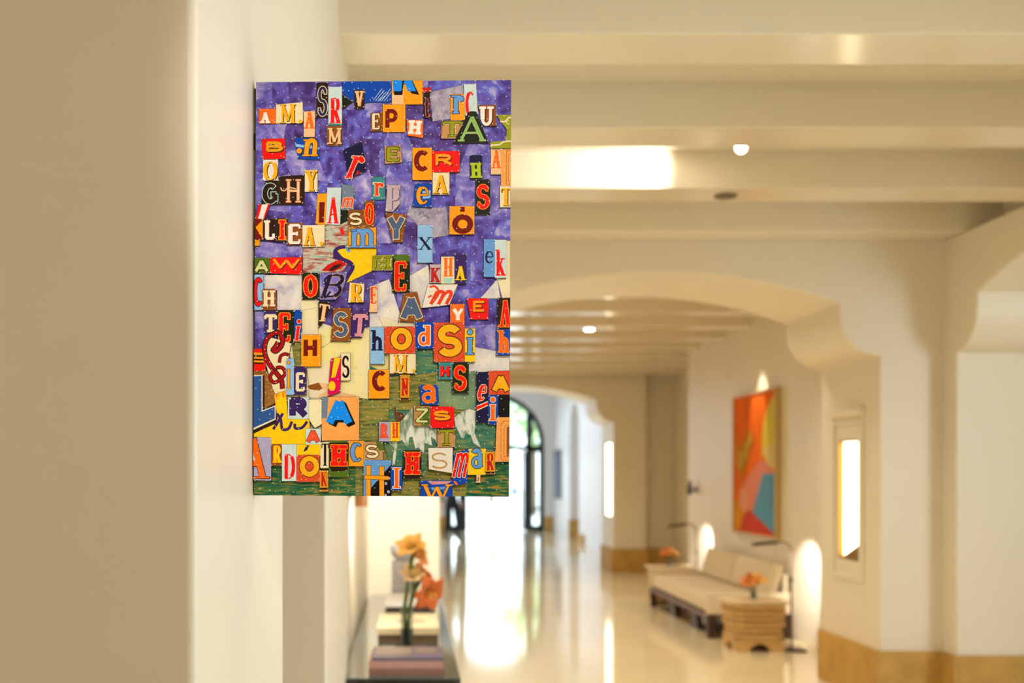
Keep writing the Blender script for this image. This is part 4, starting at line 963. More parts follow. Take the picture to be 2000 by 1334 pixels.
P(7, [(1480, 0), (1868, 0), (1868, 560), (1480, 530)], 'so')
P(6, [(130, 930), (740, 860), (740, 1334), (130, 1334)], 'so')
P(6, [(460, 590), (690, 590), (730, 750), (740, 860), (460, 900)], 'st')
P(0, [(852, 735), (932, 724), (932, 800), (852, 800)], 'gg')
P(8, [(985, 340), (1260, 140), (1530, 320), (1530, 640), (985, 640)], 'st')
P(8, [(60, 560), (280, 440), (770, 380), (780, 620), (650, 700), (600, 1000), (160, 860)], 'st')
P(8, [(200, 70), (240, 150), (340, 190), (300, 290), (215, 285)], 'hb')
P(8, [(280, 300), (440, 100), (460, 340), (670, 340), (680, 370), (770, 380), (770, 600), (740, 520), (680, 480), (700, 600), (600, 560), (590, 700), (520, 620), (480, 640), (440, 480), (400, 490), (380, 620), (300, 520), (250, 560), (210, 840), (175, 840), (200, 620), (130, 560)], 'fo')
P(8, [(985, 230), (1140, 125), (1260, 140), (1260, 310), (1250, 430), (1300, 560), (1330, 620), (1300, 610), (1240, 570), (1200, 460), (1140, 440), (1110, 510), (1070, 480), (1000, 330)], 'fo')
P(3, [(890, 345), (1160, 290), (1165, 500), (1130, 600), (980, 720), (1150, 780), (1100, 870), (850, 885), (640, 880), (645, 595), (890, 590)], 'sp',
  ('poly', 'red', [(1060, 390), (1100, 380), (1115, 450), (1080, 450)]), ('poly', 'mred', [(850, 860), (930, 790), (1040, 740), (1120, 735), (1130, 800), (1000, 870)]), ('poly', 'dbr', [(930, 860), (1000, 800), (1090, 780), (1060, 820), (980, 860)]))
P(3, [(1060, 170), (1160, 180), (1160, 290), (1060, 345)], 'dgr')
P(3, [(1165, 380), (1480, 380), (1480, 660), (1440, 860), (1140, 1000), (1230, 830), (1140, 745), (1030, 680), (1020, 610), (1150, 570)], 'yel',
  ('line', 'dpur', 42, [(1010, 720), (1010, 640), (1060, 600), (1140, 590)]), ('line', 'dpur', 44, [(1010, 640), (1080, 720), (1180, 770), (1210, 830), (1150, 930)]), ('poly', 'cblue', [(1120, 580), (1180, 610), (1185, 650), (1145, 650)]))
P(1, [(1000, 55), (1494, 55), (1560, 240), (1494, 275), (1300, 270), (1150, 290), (1000, 160)], 'blue', *[('line', 'pblue', 5, [(1330 + 22 * i, 250 + 6 * (i % 3)), (1420 + 22 * i, 130 + 16 * (i % 4))]) for i in range(6)])
P(1, [(1000, 190), (1110, 270), (1030, 330), (1005, 330)], 'dgr')
# the letters, band by band
SL_ = dict(slant=0.3)
P(1, (128, 335, 305, 490), 'org', ('A', (140, 362, 248, 486), 'white', dict(wt=.3, sh='brn', con=.7)))
P(1, [(308, 292), (588, 268), (592, 488), (308, 488)], 'cream', ('M', (345, 288, 515, 486), 'gold', dict(wt=.2, sh='dbr', con=.35)), ('.', (545, 450, 588, 488), 'gold', dict(sh='dbr')))
P(1, [(597, 365), (718, 362), (715, 630), (602, 630)], 'peach', ('A', (602, 365, 714, 545), 'org', dict(wt=.2)))
P(1, (735, 70, 855, 428), 'dbr', ('S', (745, 104, 848, 412), 'dnv', dict(wt=.16, ol='cream', ow=1.3, con=.9)))
P(1, (858, 110, 1000, 512), 'pblue', ('R', (868, 225, 995, 490), 'red', dict(wt=.16, con=.3)), ('poly', 'teal', [(858, 490), (1000, 496), (1000, 512), (858, 512)]))
P(1, (843, 518, 1000, 722), 'brn', ('M', (848, 535, 1000, 705), 'peach', dict(wt=.2, sh='dbr', con=.6)))
P(1, (1130, 145, 1235, 338), 'dbr', ('V', (1135, 152, 1230, 320), 'peach', dict(wt=.22, sh='brn', con=.7)))
P(1, (1305, 383, 1420, 575), 'brn', ('E', (1310, 388, 1402, 555), 'cream', dict(wt=.26, sh='dbr', con=.6)))
P(1, [(160, 650), (402, 645), (405, 855), (170, 858)], 'red', ('B', (195, 678, 380, 780), 'amb', dict(wt=.24, serif=False, con=.9, sh='dbr', so=(2, -2), ol='olive', ow=.8)))
P(1, [(510, 640), (745, 640), (770, 868), (540, 855)], 'blue', ('poly', 'lblue', [(512, 700), (760, 740), (762, 760), (515, 730)]), ('n', (585, 652, 765, 832), 'amb', dict(wt=.26, ol='dbr', ow=1, slant=.1)), ('.', (525, 745, 582, 802), 'amb', dict(sh='dbr')))
P(1, [(1010, 770), (1210, 680), (1255, 975), (1080, 1075)], 'navy', ('r', (1060, 830, 1225, 1060), 'red', dict(wt=.2, ol='cream', ow=1.2, slant=.4)), ('poly', 'mred', [(1140, 1030), (1165, 975), (1190, 1010)]))
P(1, (172, 865, 330, 1080), 'offw', ('O', (172, 882, 325, 1078), 'gold', dict(wt=.2, sh='dbr', con=.35)))
P(1, (612, 975, 745, 1200), 'cream', ('Y', (616, 980, 742, 1192), 'gold', dict(wt=.2, sh='dbr', con=.6)))
P(0, [(517, 353), (545, 353), (543, 400), (508, 400)], 'dbr', ('G', (511, 358, 542, 398), 'dbr', dict(wt=.24, ol='mint', ow=1.5, con=.9)))
P(0, [(545, 345), (594, 342), (593, 400), (545, 400)], 'dbr', ('H', (556, 350, 588, 396), 'peach', dict(wt=.12, con=.7, ol='mar', ow=1.2)), ('line', 'peach', 2.2, [(547, 366), (550, 372), (556, 372), (562, 366), (572, 368), (580, 370)]))
P(1, (1318, 1050, 1450, 1285), 'teal', ('r', (1325, 1108, 1450, 1245), 'ored', dict(wt=.24, ol='cream', ow=1.2)))
P(0, [(620, 379), (641, 378), (637, 440), (616, 438)], 'amb', ('poly', 'mar', [(623, 395), (634, 395), (632, 435), (622, 435)]))
P(0, [(639, 367), (666, 367), (664, 440), (636, 438)], 'pblue', ('A', (638, 385, 662, 437), 'red', dict(wt=.13, con=.4)))
P(0, [(667, 360), (691, 364), (691, 411), (667, 411)], 'grey', ('m', (668, 387, 690, 407), 'sal', dict(wt=.26, ol='cream', ow=.8, slant=.25, serif=False)))
# second band
P(2, (135, 50, 455, 298), 'amb', ('poly', 'peach', [(135, 200), (255, 160), (255, 298), (135, 298)]), ('poly', 'blk', [(150, 150), (160, 200), (245, 200), (255, 90), (280, 90), (340, 185), (420, 200), (350, 52), (150, 52)]),
  ('poly', 'bblue', [(145, 50), (245, 50), (235, 160), (150, 160)]), ('poly', 'bblue', [(262, 50), (340, 50), (388, 160), (300, 160)]))
P(2, (458, 125, 540, 170), 'mred')
P(2, (40, 300, 275, 584), 'amb', ('P', (58, 345, 200, 560), 'mar', dict(wt=.24, serif=False, con=.95)))
P(2, [(290, 460), (460, 460), (460, 648), (300, 620)], 'org', ('H', (302, 462, 450, 612), 'white', dict(wt=.28, con=.8, rot=-.08)))
P(2, [(470, 178), (530, 165), (525, 440), (462, 430)], 'dbr', ('t', (470, 240, 532, 425), 'navy', dict(wt=.2, ol='org', ow=1)))
P(2, (745, 195, 895, 465), 'amb', ('r', (752, 205, 895, 398), 'cblue', dict(wt=.24, ol='navy', ow=1.3)))
P(2, [(882, 90), (1010, 88), (1030, 400), (900, 420)], 'pblue', ('C', (898, 168, 1005, 420), 'red', dict(wt=.2, con=.5)))
P(2, [(655, 470), (862, 465), (860, 655), (650, 655)], 'tan', ('T', (668, 475, 860, 640), 'olive', dict(wt=.26, ol='dbr', ow=1.1, sh='peach', con=.55)))
P(2, [(935, 375), (1010, 375), (1140, 702), (775, 702)], 'dgr', ('A', (825, 428, 1110, 682), 'lgr', dict(wt=.13, con=.4, ol='cgr', ow=.6)))
P(2, [(1030, 310), (1210, 305), (1222, 525), (1090, 525)], 'brn', ('U', (1038, 320, 1200, 525), 'white', dict(wt=.22, sh='mar', so=(2.5, -.5), con=.7)))
P(2, [(1225, 410), (1372, 410), (1372, 760), (1160, 760), (1160, 690), (1320, 680), (1330, 560), (1260, 470)], 'olive',
  ('line', 'cream', 16, [(1260, 480), (1310, 480), (1350, 440), (1372, 445)]), ('line', 'cream', 16, [(1165, 725), (1250, 720), (1300, 690), (1372, 685)]), ('line', 'cgr', 10, [(1350, 470), (1325, 490), (1345, 510)]))
P(2, [(60, 735), (225, 725), (243, 900), (68, 915)], 'tan', ('E', (68, 742, 225, 890), 'olive', dict(wt=.26, ol='dbr', ow=1.1, con=.6)))
P(2, (350, 750, 552, 1085), 'amb', ('C', (365, 775, 540, 995), 'mar', dict(wt=.24, serif=False, con=.9)))
P(2, (555, 785, 840, 1005), 'red', ('R', (580, 818, 765, 935), 'amb', dict(wt=.2, serif=False, con=.95, sh='mar', so=(2.2, -2.2), ol='gbr', ow=.6)))
P(2, (560, 1010, 735, 1237), 'cream', ('A', (563, 1030, 718, 1227), 'gold', dict(wt=.2, sh='dbr', con=.35)))
P(2, (950, 830, 1075, 1076), 'navy', ('H', (952, 905, 1072, 1068), 'ygr', dict(wt=.26, sh='blk', con=.8, slant=-.06)))
P(2, (1165, 770, 1270, 1030), 'peach', ('A', (1170, 770, 1268, 968), 'org', dict(wt=.2)))
P(2, (1270, 770, 1376, 1150), 'pach', ('line', 'brn', 5, [(1376, 785), (1325, 785), (1325, 1130), (1376, 1130)]), ('line', 'brn', 4, [(1376, 810), (1345, 830), (1345, 1100), (1376, 1110)]))
P(0, [(812, 360), (843, 360), (843, 407), (806, 404)], 'blue', ('poly', 'lblue', [(825, 375), (841, 373), (841, 388), (826, 390)]), ('e', (811, 366, 842, 400), 'amb', dict(wt=.22, ol='dbr', ow=1)))
P(0, (929, 353, 957, 421), 'dgr', ('S', (930, 362, 956, 410), 'red', dict(wt=.2, ol='amb', ow=1.1)))
P(0, (976, 366, 996, 407), 'cream', ('T', (978, 370, 997, 404), 'gold', dict(wt=.22, sh='dbr', con=.4)))
P(0, [(757, 363), (782, 363), (781, 400), (767, 415), (753, 414)], 'pgrey', ('P', (757, 366, 781, 413), 'pgrey', dict(wt=.22, sh='dpur', serif=False, so=(1.6, -1))))
# third band
P(3, [(140, 115), (270, 110), (205, 275), (105, 275)], 'white', ('poly', 'red', [(140, 115), (178, 114), (135, 275), (105, 275)]), ('poly', 'red', [(246, 111), (270, 110), (205, 275), (188, 275)]))
P(3, [(90, 280), (188, 280), (190, 512), (152, 520), (150, 580), (90, 580)], 'mar', ('poly', 'amb', [(103, 372), (186, 288), (186, 498)]), ('poly', 'amb', [(90, 512), (152, 518), (150, 580), (90, 580)]))
P(3, (190, 280, 345, 515), 'dbr', ('L', (192, 290, 342, 512), 'white', dict(wt=.24, sh='mar', con=.7)))
P(3, (345, 272, 470, 532), 'dbr', ('I', (370, 290, 448, 512), 'red', dict(wt=.18, ol='amb', ow=1.8, con=.9)))
P(3, (458, 322, 640, 572), 'brn', ('E', (465, 335, 632, 562), 'white', dict(wt=.24, sh='mar', con=.6)))
P(3, [(640, 352), (893, 350), (890, 592), (640, 597)], 'cream', ('A', (645, 365, 785, 580), 'gold', dict(wt=.2, sh='dbr', con=.35)), ('.', (835, 535, 880, 582), 'gold', dict(sh='dbr')))
P(3, (1160, 180, 1340, 378), 'brn', ('S', (1168, 208, 1320, 352), 'cream', dict(wt=.2, serif=False, ol='dgr', ow=1.4, con=1)))
P(3, [(1350, 78), (1455, 78), (1455, 370), (1345, 380)], 'brn', ('O', (1352, 105, 1450, 345), 'red', dict(wt=.24, ol='amb', ow=1.5, ol2='dbr', ow2=2.6, con=.9)))
P(3, (1165, 380, 1478, 612), 'amb', ('m', (1172, 398, 1475, 606), 'cblue', dict(wt=.24, ol='navy', ow=1.2)))
P(3, (85, 715, 265, 890), 'grn', ('A', (90, 732, 255, 885), 'cgr', dict(wt=.22, serif=False, ol='dgr', ow=1.2, con=1, sh='dbr')))
P(3, [(270, 715), (635, 710), (630, 905), (270, 890)], 'red', ('W', (300, 722, 612, 840), 'amb', dict(wt=.2, serif=False, con=.95, sh='mar', so=(2, -2.2), ol='gbr', ow=.5)))
P(3, (82, 905, 195, 1305), 'lblue', ('C', (82, 938, 192, 1262), 'red', dict(wt=.19, serif=False, con=.95, ol='navy', ow=1.3)))
P(3, (178, 1070, 340, 1305), 'brn', ('H', (182, 1080, 335, 1268), 'cream', dict(wt=.22, sh='mar', con=.7)))
P(3, (638, 890, 833, 1185), 'dgr', ('O', (652, 912, 812, 1162), 'red', dict(wt=.24, ol='amb', ow=1.2, con=.7)), ('poly', 'white', [(672, 1050), (686, 1085), (672, 1120), (660, 1085)]), ('poly', 'white', [(776, 1050), (790, 1085), (776, 1120), (764, 1085)]))
P(3, [(838, 890), (1150, 882), (1110, 1050), (1020, 1192), (838, 1190)], 'vc', ('B', (880, 905, 1110, 1165), 'navy', dict(wt=.17, ol='tan', ow=1.0, slant=.32, serif=False)), ('line', 'navy', 24, [(980, 900), (900, 960), (900, 1020)]), ('line', 'navy', 22, [(960, 1100), (900, 1165), (845, 1160)]))
P(3, [(1180, 1000), (1345, 1015), (1335, 1230), (1160, 1225)], 'cream', ('R', (1178, 1012, 1328, 1222), 'gold', dict(wt=.2, sh='dbr', con=.35)))
P(3, [(1420, 1040), (1495, 1035), (1490, 1334), (1400, 1334)], 'peach', ('E', (1412, 1050, 1492, 1238), 'ored', dict(wt=.2)))
P(0, [(622, 588), (643, 590), (636, 625), (622, 640)], 'dbr', ('T', (622, 594, 642, 628), 'peach', dict(wt=.2, rot=-.15)))
P(0, [(729, 500), (770, 499), (768, 528), (728, 529)], 'olive', ('H', (733, 503, 765, 527), 'olive', dict(wt=.26, ol='dbr', ow=1.0, sh='cream')))
# fourth band
P(4, [(75, 215), (315, 235), (270, 550), (160, 545)], 'brn', ('Y', (95, 240, 300, 540), 'slate', dict(wt=.2, ol='cream', ow=1.4, con=1, serif=False, sh='dbr')))
P(4, (440, 355, 608, 780), 'lblue', ('X', (448, 490, 602, 635), 'navy', dict(wt=.2, con=.4)))
P(4, (800, 145, 1080, 462), 'amb', ('poly', 'mar', [(920, 152), (973, 152), (973, 208), (920, 208)]), ('O', (830, 236, 1068, 458), 'mar', dict(wt=.29, serif=False, con=.95)))
P(4, (1188, 518, 1312, 942), 'cblue', ('e', (1195, 650, 1310, 790), 'navy', dict(wt=.16, con=.6)))
P(4, (1313, 525, 1440, 955), 'pblue', ('k', (1316, 635, 1436, 932), 'red', dict(wt=.16, con=.5)))
P(4, (155, 690, 352, 1107), 'dgr', ('poly', 'grn', [(155, 690), (352, 690), (352, 770), (180, 745)]), ('E', (172, 765, 320, 1095), 'red', dict(wt=.17, ol='amb', ow=1.2, con=.7)))
P(4, (580, 800, 702, 1012), 'pgrey', ('K', (585, 840, 695, 1000), 'mred', dict(wt=.17, ol='dbr', ow=.6)))
P(4, (706, 713, 856, 1017), 'cream', ('H', (730, 724, 845, 938), 'org', dict(wt=.16)), ('poly', 'mint', [(730, 950), (840, 950), (830, 1010), (740, 1010)]))
P(4, (858, 685, 993, 1017), 'dpur', ('A', (862, 815, 985, 980), 'yel', dict(wt=.24, sh='blk', con=.4)))
P(4, [(560, 1025), (895, 1025), (800, 1255), (490, 1290)], 'offw', ('m', (600, 1095, 830, 1258), 'ored', dict(wt=.24, serif=False, slant=.5)), ('line', 'ored', 24, [(575, 1055), (640, 1050), (680, 1110), (650, 1180), (600, 1240)]), ('line', 'ored', 20, [(560, 1170), (600, 1150)]))
P(0, [(789, 574), (815, 571), (830, 630), (779, 628)], 'brn', ('A', (782, 578, 826, 628), 'slate', dict(wt=.24, ol='cream', ow=1.3, con=1, serif=False)))
P(0, [(912, 584), (954, 584), (954, 625), (920, 625)], 'red', ('E', (922, 589, 948, 610), 'amb', dict(wt=.22, serif=False, con=.95, sh='mar', so=(2, -2))))
# fifth band
P(5, (230, 108, 382, 382), 'dpur', ('T', (232, 148, 375, 375), 'cream', dict(wt=.26, con=.85)))
P(5, (388, 103, 602, 512), 'dgr', ('E', (398, 135, 558, 488), 'red', dict(wt=.19, ol='amb', ow=1.3, con=.7)), ('poly', 'white', [(445, 215), (456, 260), (445, 310), (434, 260)]))
P(5, (600, 102, 690, 482), 'blue', ('i', (608, 212, 684, 478), 'red', dict(wt=.2, ol='peach', ow=1.2, slant=.12)))
P(5, (88, 575, 240, 850), 'red', *[('poly', c, [(88, a), (215, a + 5), (215, b + 5), (88, b)]) for c, a, b in (('amb', 620, 650), ('dbr', 650, 672), ('amb', 672, 695), ('dbr', 695, 716), ('amb', 716, 740), ('dbr', 740, 760))])
P(5, [(88, 850), (260, 850), (340, 1060), (420, 1100), (400, 1350), (300, 1400), (88, 1620)], 'bw')
P(0, [(494, 728), (513, 728), (513, 796), (543, 783), (543, 822), (494, 846)], 'bw', ('poly', 'dbr', [(494, 732), (516, 732), (516, 796), (542, 784), (543, 822), (494, 845)]), ('poly', 'offw', [(494, 732), (512, 731), (512, 800), (538, 790), (538, 818), (494, 838)]), ('poly', 'sblue', [(494, 734), (510, 733), (510, 803), (536, 793), (536, 816), (494, 834)]))
P(5, [(250, 420), (560, 510), (500, 850), (520, 1090), (370, 1145), (330, 1060), (230, 700)], 'cream',
  ('line', 'crim', 40, [(395, 500), (370, 545), (335, 590), (375, 605), (440, 540), (455, 450), (420, 385), (350, 385), (270, 440), (232, 540), (240, 660), (300, 780), (380, 880), (440, 960), (452, 1060)], 'dbr', 12),
  ('line', 'crim', 30, [(350, 840), (300, 920), (340, 990), (420, 960), (485, 880), (450, 810), (380, 810)], 'dbr', 9), ('line', 'crim', 26, [(415, 740), (430, 670), (480, 640), (525, 650)], 'dbr', 9))
P(5, (688, 405, 932, 797), 'amb', ('H', (707, 440, 895, 692), 'mar', dict(wt=.26, serif=False, con=.9)))
P(5, [(1090, 78), (1308, 78), (1300, 487), (1058, 480)], 'brn', ('S', (1088, 122, 1275, 435), 'slate', dict(wt=.22, ol='cream', ow=1.3, con=1, serif=False)))
P(5, [(1310, 140), (1520, 135), (1440, 442), (1300, 442)], 'dpur', ('T', (1335, 150, 1500, 432), 'pink', dict(wt=.26, con=.85, slant=.08)))
P(5, (1548, 315, 1722, 768), 'lblue', ('h', (1552, 348, 1715, 605), 'navy', dict(wt=.17, con=.5)))
P(5, (1185, 632, 1300, 970), 'cream', ('S', (1192, 662, 1292, 938), 'blk', dict(wt=.24)))
P(5, [(1058, 702), (1190, 680), (1172, 1110), (1020, 1165)], 'mag', ('poly', 'dbr', [(1090, 705), (1120, 700), (1070, 945), (1050, 935)]), ('poly', 'yel', [(1098, 695), (1182, 688), (1115, 928), (1060, 938)]), ('.', (1030, 978, 1115, 1098), 'yel'))
P(5, (500, 700, 600, 1145), 'lblue', ('i', (502, 712, 562, 1068), 'amb', dict(wt=.15, ol='dbr', ow=.8)))
P(5, (598, 798, 750, 1140), 'dpur', ('E', (610, 868, 742, 1102), 'cream', dict(wt=.26, con=.8)))
P(0, (721, 722, 761, 778), 'amb', ('C', (1570, 850, 1772, 1105), 'mar', dict(wt=.24, serif=False, con=.9, fr=5)))
P(0, [(535, 770), (558, 762), (562, 815), (604, 818), (606, 845), (600, 866), (530, 866), (495, 866), (495, 845), (543, 824)], 'yel',
  ('line', 'dpur', 5.5, [(533, 837), (543, 822), (552, 806)]), ('line', 'dpur', 5.5, [(540, 806), (548, 818), (551, 836), (563, 836), (570, 822)]), ('line', 'dpur', 5.5, [(576, 826), (577, 835), (590, 834), (600, 822)]),
  ('e', (537, 768, 547, 778), 'org', dict(wt=.24)), ('e', (550, 763, 559, 775), 'org', dict(wt=.24)))
P(0, (562, 775, 604, 817), 'pblue', ('R', (564, 776, 601, 814), 'dpur', dict(wt=.27, serif=False, con=.9, ol='blk', ow=1.3)))
P(7, [(820, 0), (1000, 0), (1000, 310), (900, 365), (830, 260)], 'wc')
P(7, (992, -35, 1482, 528), 'pach', ('poly', 'grey', [(992, -35), (1080, -35), (1060, 240), (992, 240)]), ('A', (1040, -25, 1400, 352), 'bblue', dict(wt=.27, serif=False, con=1, sh='blk', so=(6, -5))))
P(7, [(782, 375), (985, 375), (975, 578), (780, 578)], 'pblue', ('A', (788, 382, 968, 566), 'sal', dict(wt=.27, serif=False, con=1, ol='dbr', ow=1.0)))
# sixth band
P(7, [(100, 478), (325, 490), (328, 1045), (100, 1035)], 'lav', ('poly', 'dbr', [(92, 482), (138, 480), (262, 985), (318, 990), (316, 1026), (92, 1024), (92, 985), (165, 985), (135, 868), (92, 868)]), ('poly', 'org', [(92, 492), (132, 492), (254, 993), (306, 997), (304, 1014), (92, 1014), (92, 992), (172, 992), (140, 856), (92, 856)]), ('poly', 'pblue', [(92, 690), (120, 780), (92, 780)]))
P(7, (332, 575, 470, 853), 'brn', ('R', (345, 592, 470, 812), 'yel', dict(wt=.24, sh='mar', ol='org', ow=.8)))
P(7, (470, 575, 662, 1052), 'pblue', ('D', (495, 702, 645, 1025), 'red', dict(wt=.17, con=.3)))
P(7, (665, 578, 980, 720), 'yel', ('poly', 'navy', [(790, 590), (832, 590), (800, 650), (748, 678)]))
P(7, (662, 715, 965, 1062), 'os', ('O', (702, 728, 960, 995), 'gold', dict(wt=.26, serif=False, con=.95, ol='dbr', ow=1.3)))
P(7, [(975, 555), (1085, 545), (1085, 885), (975, 885)], 'cream', ('T', (990, 568, 1082, 855), 'blk', dict(wt=.2)))
P(7, (1085, 535, 1350, 1000), 'grn', ('poly', 'dbr', [(1092, 560), (1348, 550), (1330, 920), (1130, 930), (1092, 880)]), ('H', (1105, 580, 1330, 862), 'red', dict(wt=.24, ol='amb', ow=1.2, con=.9)), ('poly', 'white', [(1160, 655), (1172, 688), (1160, 720), (1148, 688)]), ('poly', 'white', [(1272, 655), (1284, 688), (1272, 720), (1260, 688)]))
P(7, (965, 915, 1078, 1188), 'gbr', ('K', (975, 935, 1070, 1120), 'mred', dict(wt=.24, ol='yel', ow=.7)), ('poly', 'dbr', [(968, 1140), (1070, 1140), (1070, 1165), (968, 1165)]))
P(7, (1350, 535, 1547, 862), 'amb', ('C', (1368, 562, 1545, 800), 'cblue', dict(wt=.22, ol='navy', ow=1.3)))
P(7, (1545, 550, 1792, 778), 'tan', ('poly', 'grn', [(1700, 552), (1790, 552), (1790, 660), (1740, 660)]), ('S', (1562, 582, 1738, 756), 'cream', dict(wt=.2, serif=False, con=1, ol='dbr', ow=1.5)))
P(0, [(711, 897), (765, 898), (765, 969), (711, 968)], 'cblue', ('poly', 'blk', [(726, 951), (765, 906), (765, 969), (724, 969)]),
  *[('.', (u, v, u + 5.5, v + 6), 'lav') for u, v in ((752, 940), (758, 930), (746, 958), (757, 956), (751, 963))],
  ('line', 'amb', 8.5, [(720.5, 908), (720.5, 968)], 'dbr', .8), ('line', 'amb', 9, [(746.5, 910), (746.5, 967)], 'dbr', .8), ('line', 'amb', 7, [(713, 930.5), (760, 932.5)], 'dbr', .8))
P(6, (72, 310, 457, 642), 'os', ('O', (152, 325, 415, 600), 'gold', dict(wt=.27, serif=False, con=.95, ol='dbr', ow=1.6)))
P(6, (458, 255, 687, 582), 'blue', ('d', (470, 295, 668, 542), 'org', dict(wt=.22, ol='white', ow=1.4)))
P(6, (687, 262, 1064, 747), 'os', ('S', (722, 282, 1038, 684), 'gold', dict(wt=.24, serif=False, con=1, ol='dbr', ow=1.7)))
P(6, (888, 35, 1062, 262), 'org', ('Y', (908, 78, 1056, 252), 'white', dict(wt=.27, con=.8, serif=False)))
P(6, (1068, 338, 1195, 747), 'yel', ('i', (1076, 345, 1188, 662), 'cblue', dict(wt=.17, ol='navy', ow=1.3)))
P(0, (972, 584, 997, 646), 'dbr', ('A', (974, 588, 998, 640), 'red', dict(wt=.2, ol='amb', ow=1.2)))
P(0, (970, 645, 997, 695), 'blue', ('h', (972, 647, 996, 690), 'org', dict(wt=.24, ol='amb', ow=.8)))
P(6, (140, 648, 462, 888), 'cream', ('M', (178, 655, 360, 882), 'gold', dict(wt=.17, sh='dbr', con=.35)), ('.', (415, 835, 457, 877), 'gold', dict(sh='dbr')))
P(6, (268, 903, 388, 1218), 'gbr', ('N', (276, 942, 380, 1165), 'mred', dict(wt=.24, ol='yel', ow=.7, con=.8)), ('poly', 'dbr', [(272, 1190), (378, 1190), (378, 1212), (272, 1212)]))
P(6, (745, 755, 917, 962), 'teal', ('H', (758, 783, 885, 942), 'red', dict(wt=.26, serif=False, con=.9, sh='dbr')))
P(6, (917, 755, 1117, 1132), 'dgr', ('S', (930, 790, 1092, 1100), 'red', dict(wt=.2, ol='amb', ow=1.2)))
P(0, [(820, 752), (856, 753), (858, 791), (824, 790)], 'blue', ('a', (518, 1045, 735, 1248), 'org', dict(wt=.24, ol='amb', ow=1.0, fr=6)))
P(0, (931, 728, 955, 826), 'navy', ('e', (1225, 1030, 1352, 1225), 'red', dict(wt=.2, ol='cream', ow=1.1, slant=.2, fr=6)), ('poly', 'cream', [(1215, 1290), (1355, 1230), (1355, 1290), (1215, 1355)], 6), ('poly', 'red', [(1215, 1300), (1355, 1245), (1355, 1280), (1215, 1340)], 6))
P(6, (1365, 860, 1630, 1157), 'os', ('A', (1402, 902, 1625, 1136), 'gold', dict(wt=.27, serif=False, con=1, ol='dbr', ow=1.6)))
P(0, (954, 772, 973, 829), 'blue', ('i', (955, 776, 971, 822), 'org', dict(wt=.17, ol='white', ow=1.1)))
P(0, (973, 772, 997, 815), 'blk')
P(8, (460, 90, 672, 342), 'tank', ('poly', 'grn', [(600, 130), (668, 100), (668, 338), (560, 338)]), ('Z', (478, 118, 655, 300), 'cgr', dict(wt=.16, serif=False, con=1, ol='dbr', ow=1.5)))
P(8, (678, 95, 987, 372), 'red', ('S', (712, 150, 935, 270), 'amb', dict(wt=.24, serif=False, con=1, sh='mar', so=(1.6, -2.4), ol='gbr', ow=.5)))
P(8, (10, 290, 156, 542), 'lav', ('R', (18, 314, 130, 498), 'sal', dict(wt=.19, ol='brn', ow=.6, con=.6)))
P(8, (159, 293, 277, 542), 'yel', ('H', (176, 302, 264, 500), 'ored', dict(wt=.2, con=.7)))
P(8, [(770, 392), (1002, 388), (995, 618), (770, 620)], 'tan', ('T', (785, 400, 990, 600), 'olive', dict(wt=.24, ol='dbr', ow=1.1, con=.55)))
P(8, (328, 660, 557, 1022), 'dbr', ('H', (340, 682, 548, 972), 'red', dict(wt=.23, ol='amb', ow=1.2, con=.9)), ('poly', 'white', [(393, 740), (406, 775), (393, 812), (380, 775)]), ('poly', 'white', [(508, 740), (521, 775), (508, 812), (495, 775)]))
P(8, [(650, 630), (967, 628), (962, 957), (658, 905)], 'offw', ('S', (685, 690, 900, 898), 'tank', dict(wt=.11, serif=False, con=1)))
P(8, [(985, 700), (1180, 640), (1150, 1090), (960, 1120)], 'blue', ('m', (985, 695, 1165, 1015), 'red', dict(wt=.15, ol='cream', ow=1.1, slant=.2, serif=False)), ('poly', 'org', [(975, 1060), (1010, 1060), (1040, 1110), (1005, 1108)]))
P(8, [(1180, 645), (1395, 640), (1385, 980), (1160, 980)], 'yel', ('a', (1188, 652, 1375, 892), 'cblue', dict(wt=.22, ol='navy', ow=1.3)))
P(8, (1275, 980, 1325, 1080), 'peach', ('line', 'mar', 10, [(1300, 1010), (1300, 1050), (1280, 1055)]))
P(8, (1388, 678, 1517, 972), 'gbr', ('R', (1398, 700, 1512, 925), 'mred', dict(wt=.23, ol='yel', ow=1.0)), ('poly', 'dbr', [(1390, 940), (1510, 940), (1510, 965), (1390, 965)]))
P(8, [(1540, 238), (1705, 238), (1705, 810), (1515, 812)], 'pach', ('line', 'brn', 6, [(1705, 285), (1630, 285), (1590, 330), (1590, 770), (1620, 790), (1705, 790)]), ('line', 'brn', 5, [(1705, 340), (1650, 340), (1630, 380), (1630, 750), (1705, 755)]), ('poly', 'brn', [(1665, 370), (1705, 350), (1705, 740), (1665, 745)]))
P(8, (163, 868, 312, 1172), 'blue', ('I', (182, 885, 296, 1148), 'org', dict(wt=.19, ol='white', ow=1.3)))
P(8, (550, 1050, 962, 1275), 'blue', ('poly', 'pink', [(640, 1060), (950, 1060), (900, 1095), (700, 1105)]), ('poly', 'cblue', [(680, 1140), (880, 1130), (860, 1165), (700, 1175)]), ('W', (562, 1100, 958, 1300), 'amb', dict(wt=.22, ol='dbr', ow=.8, con=.5)))
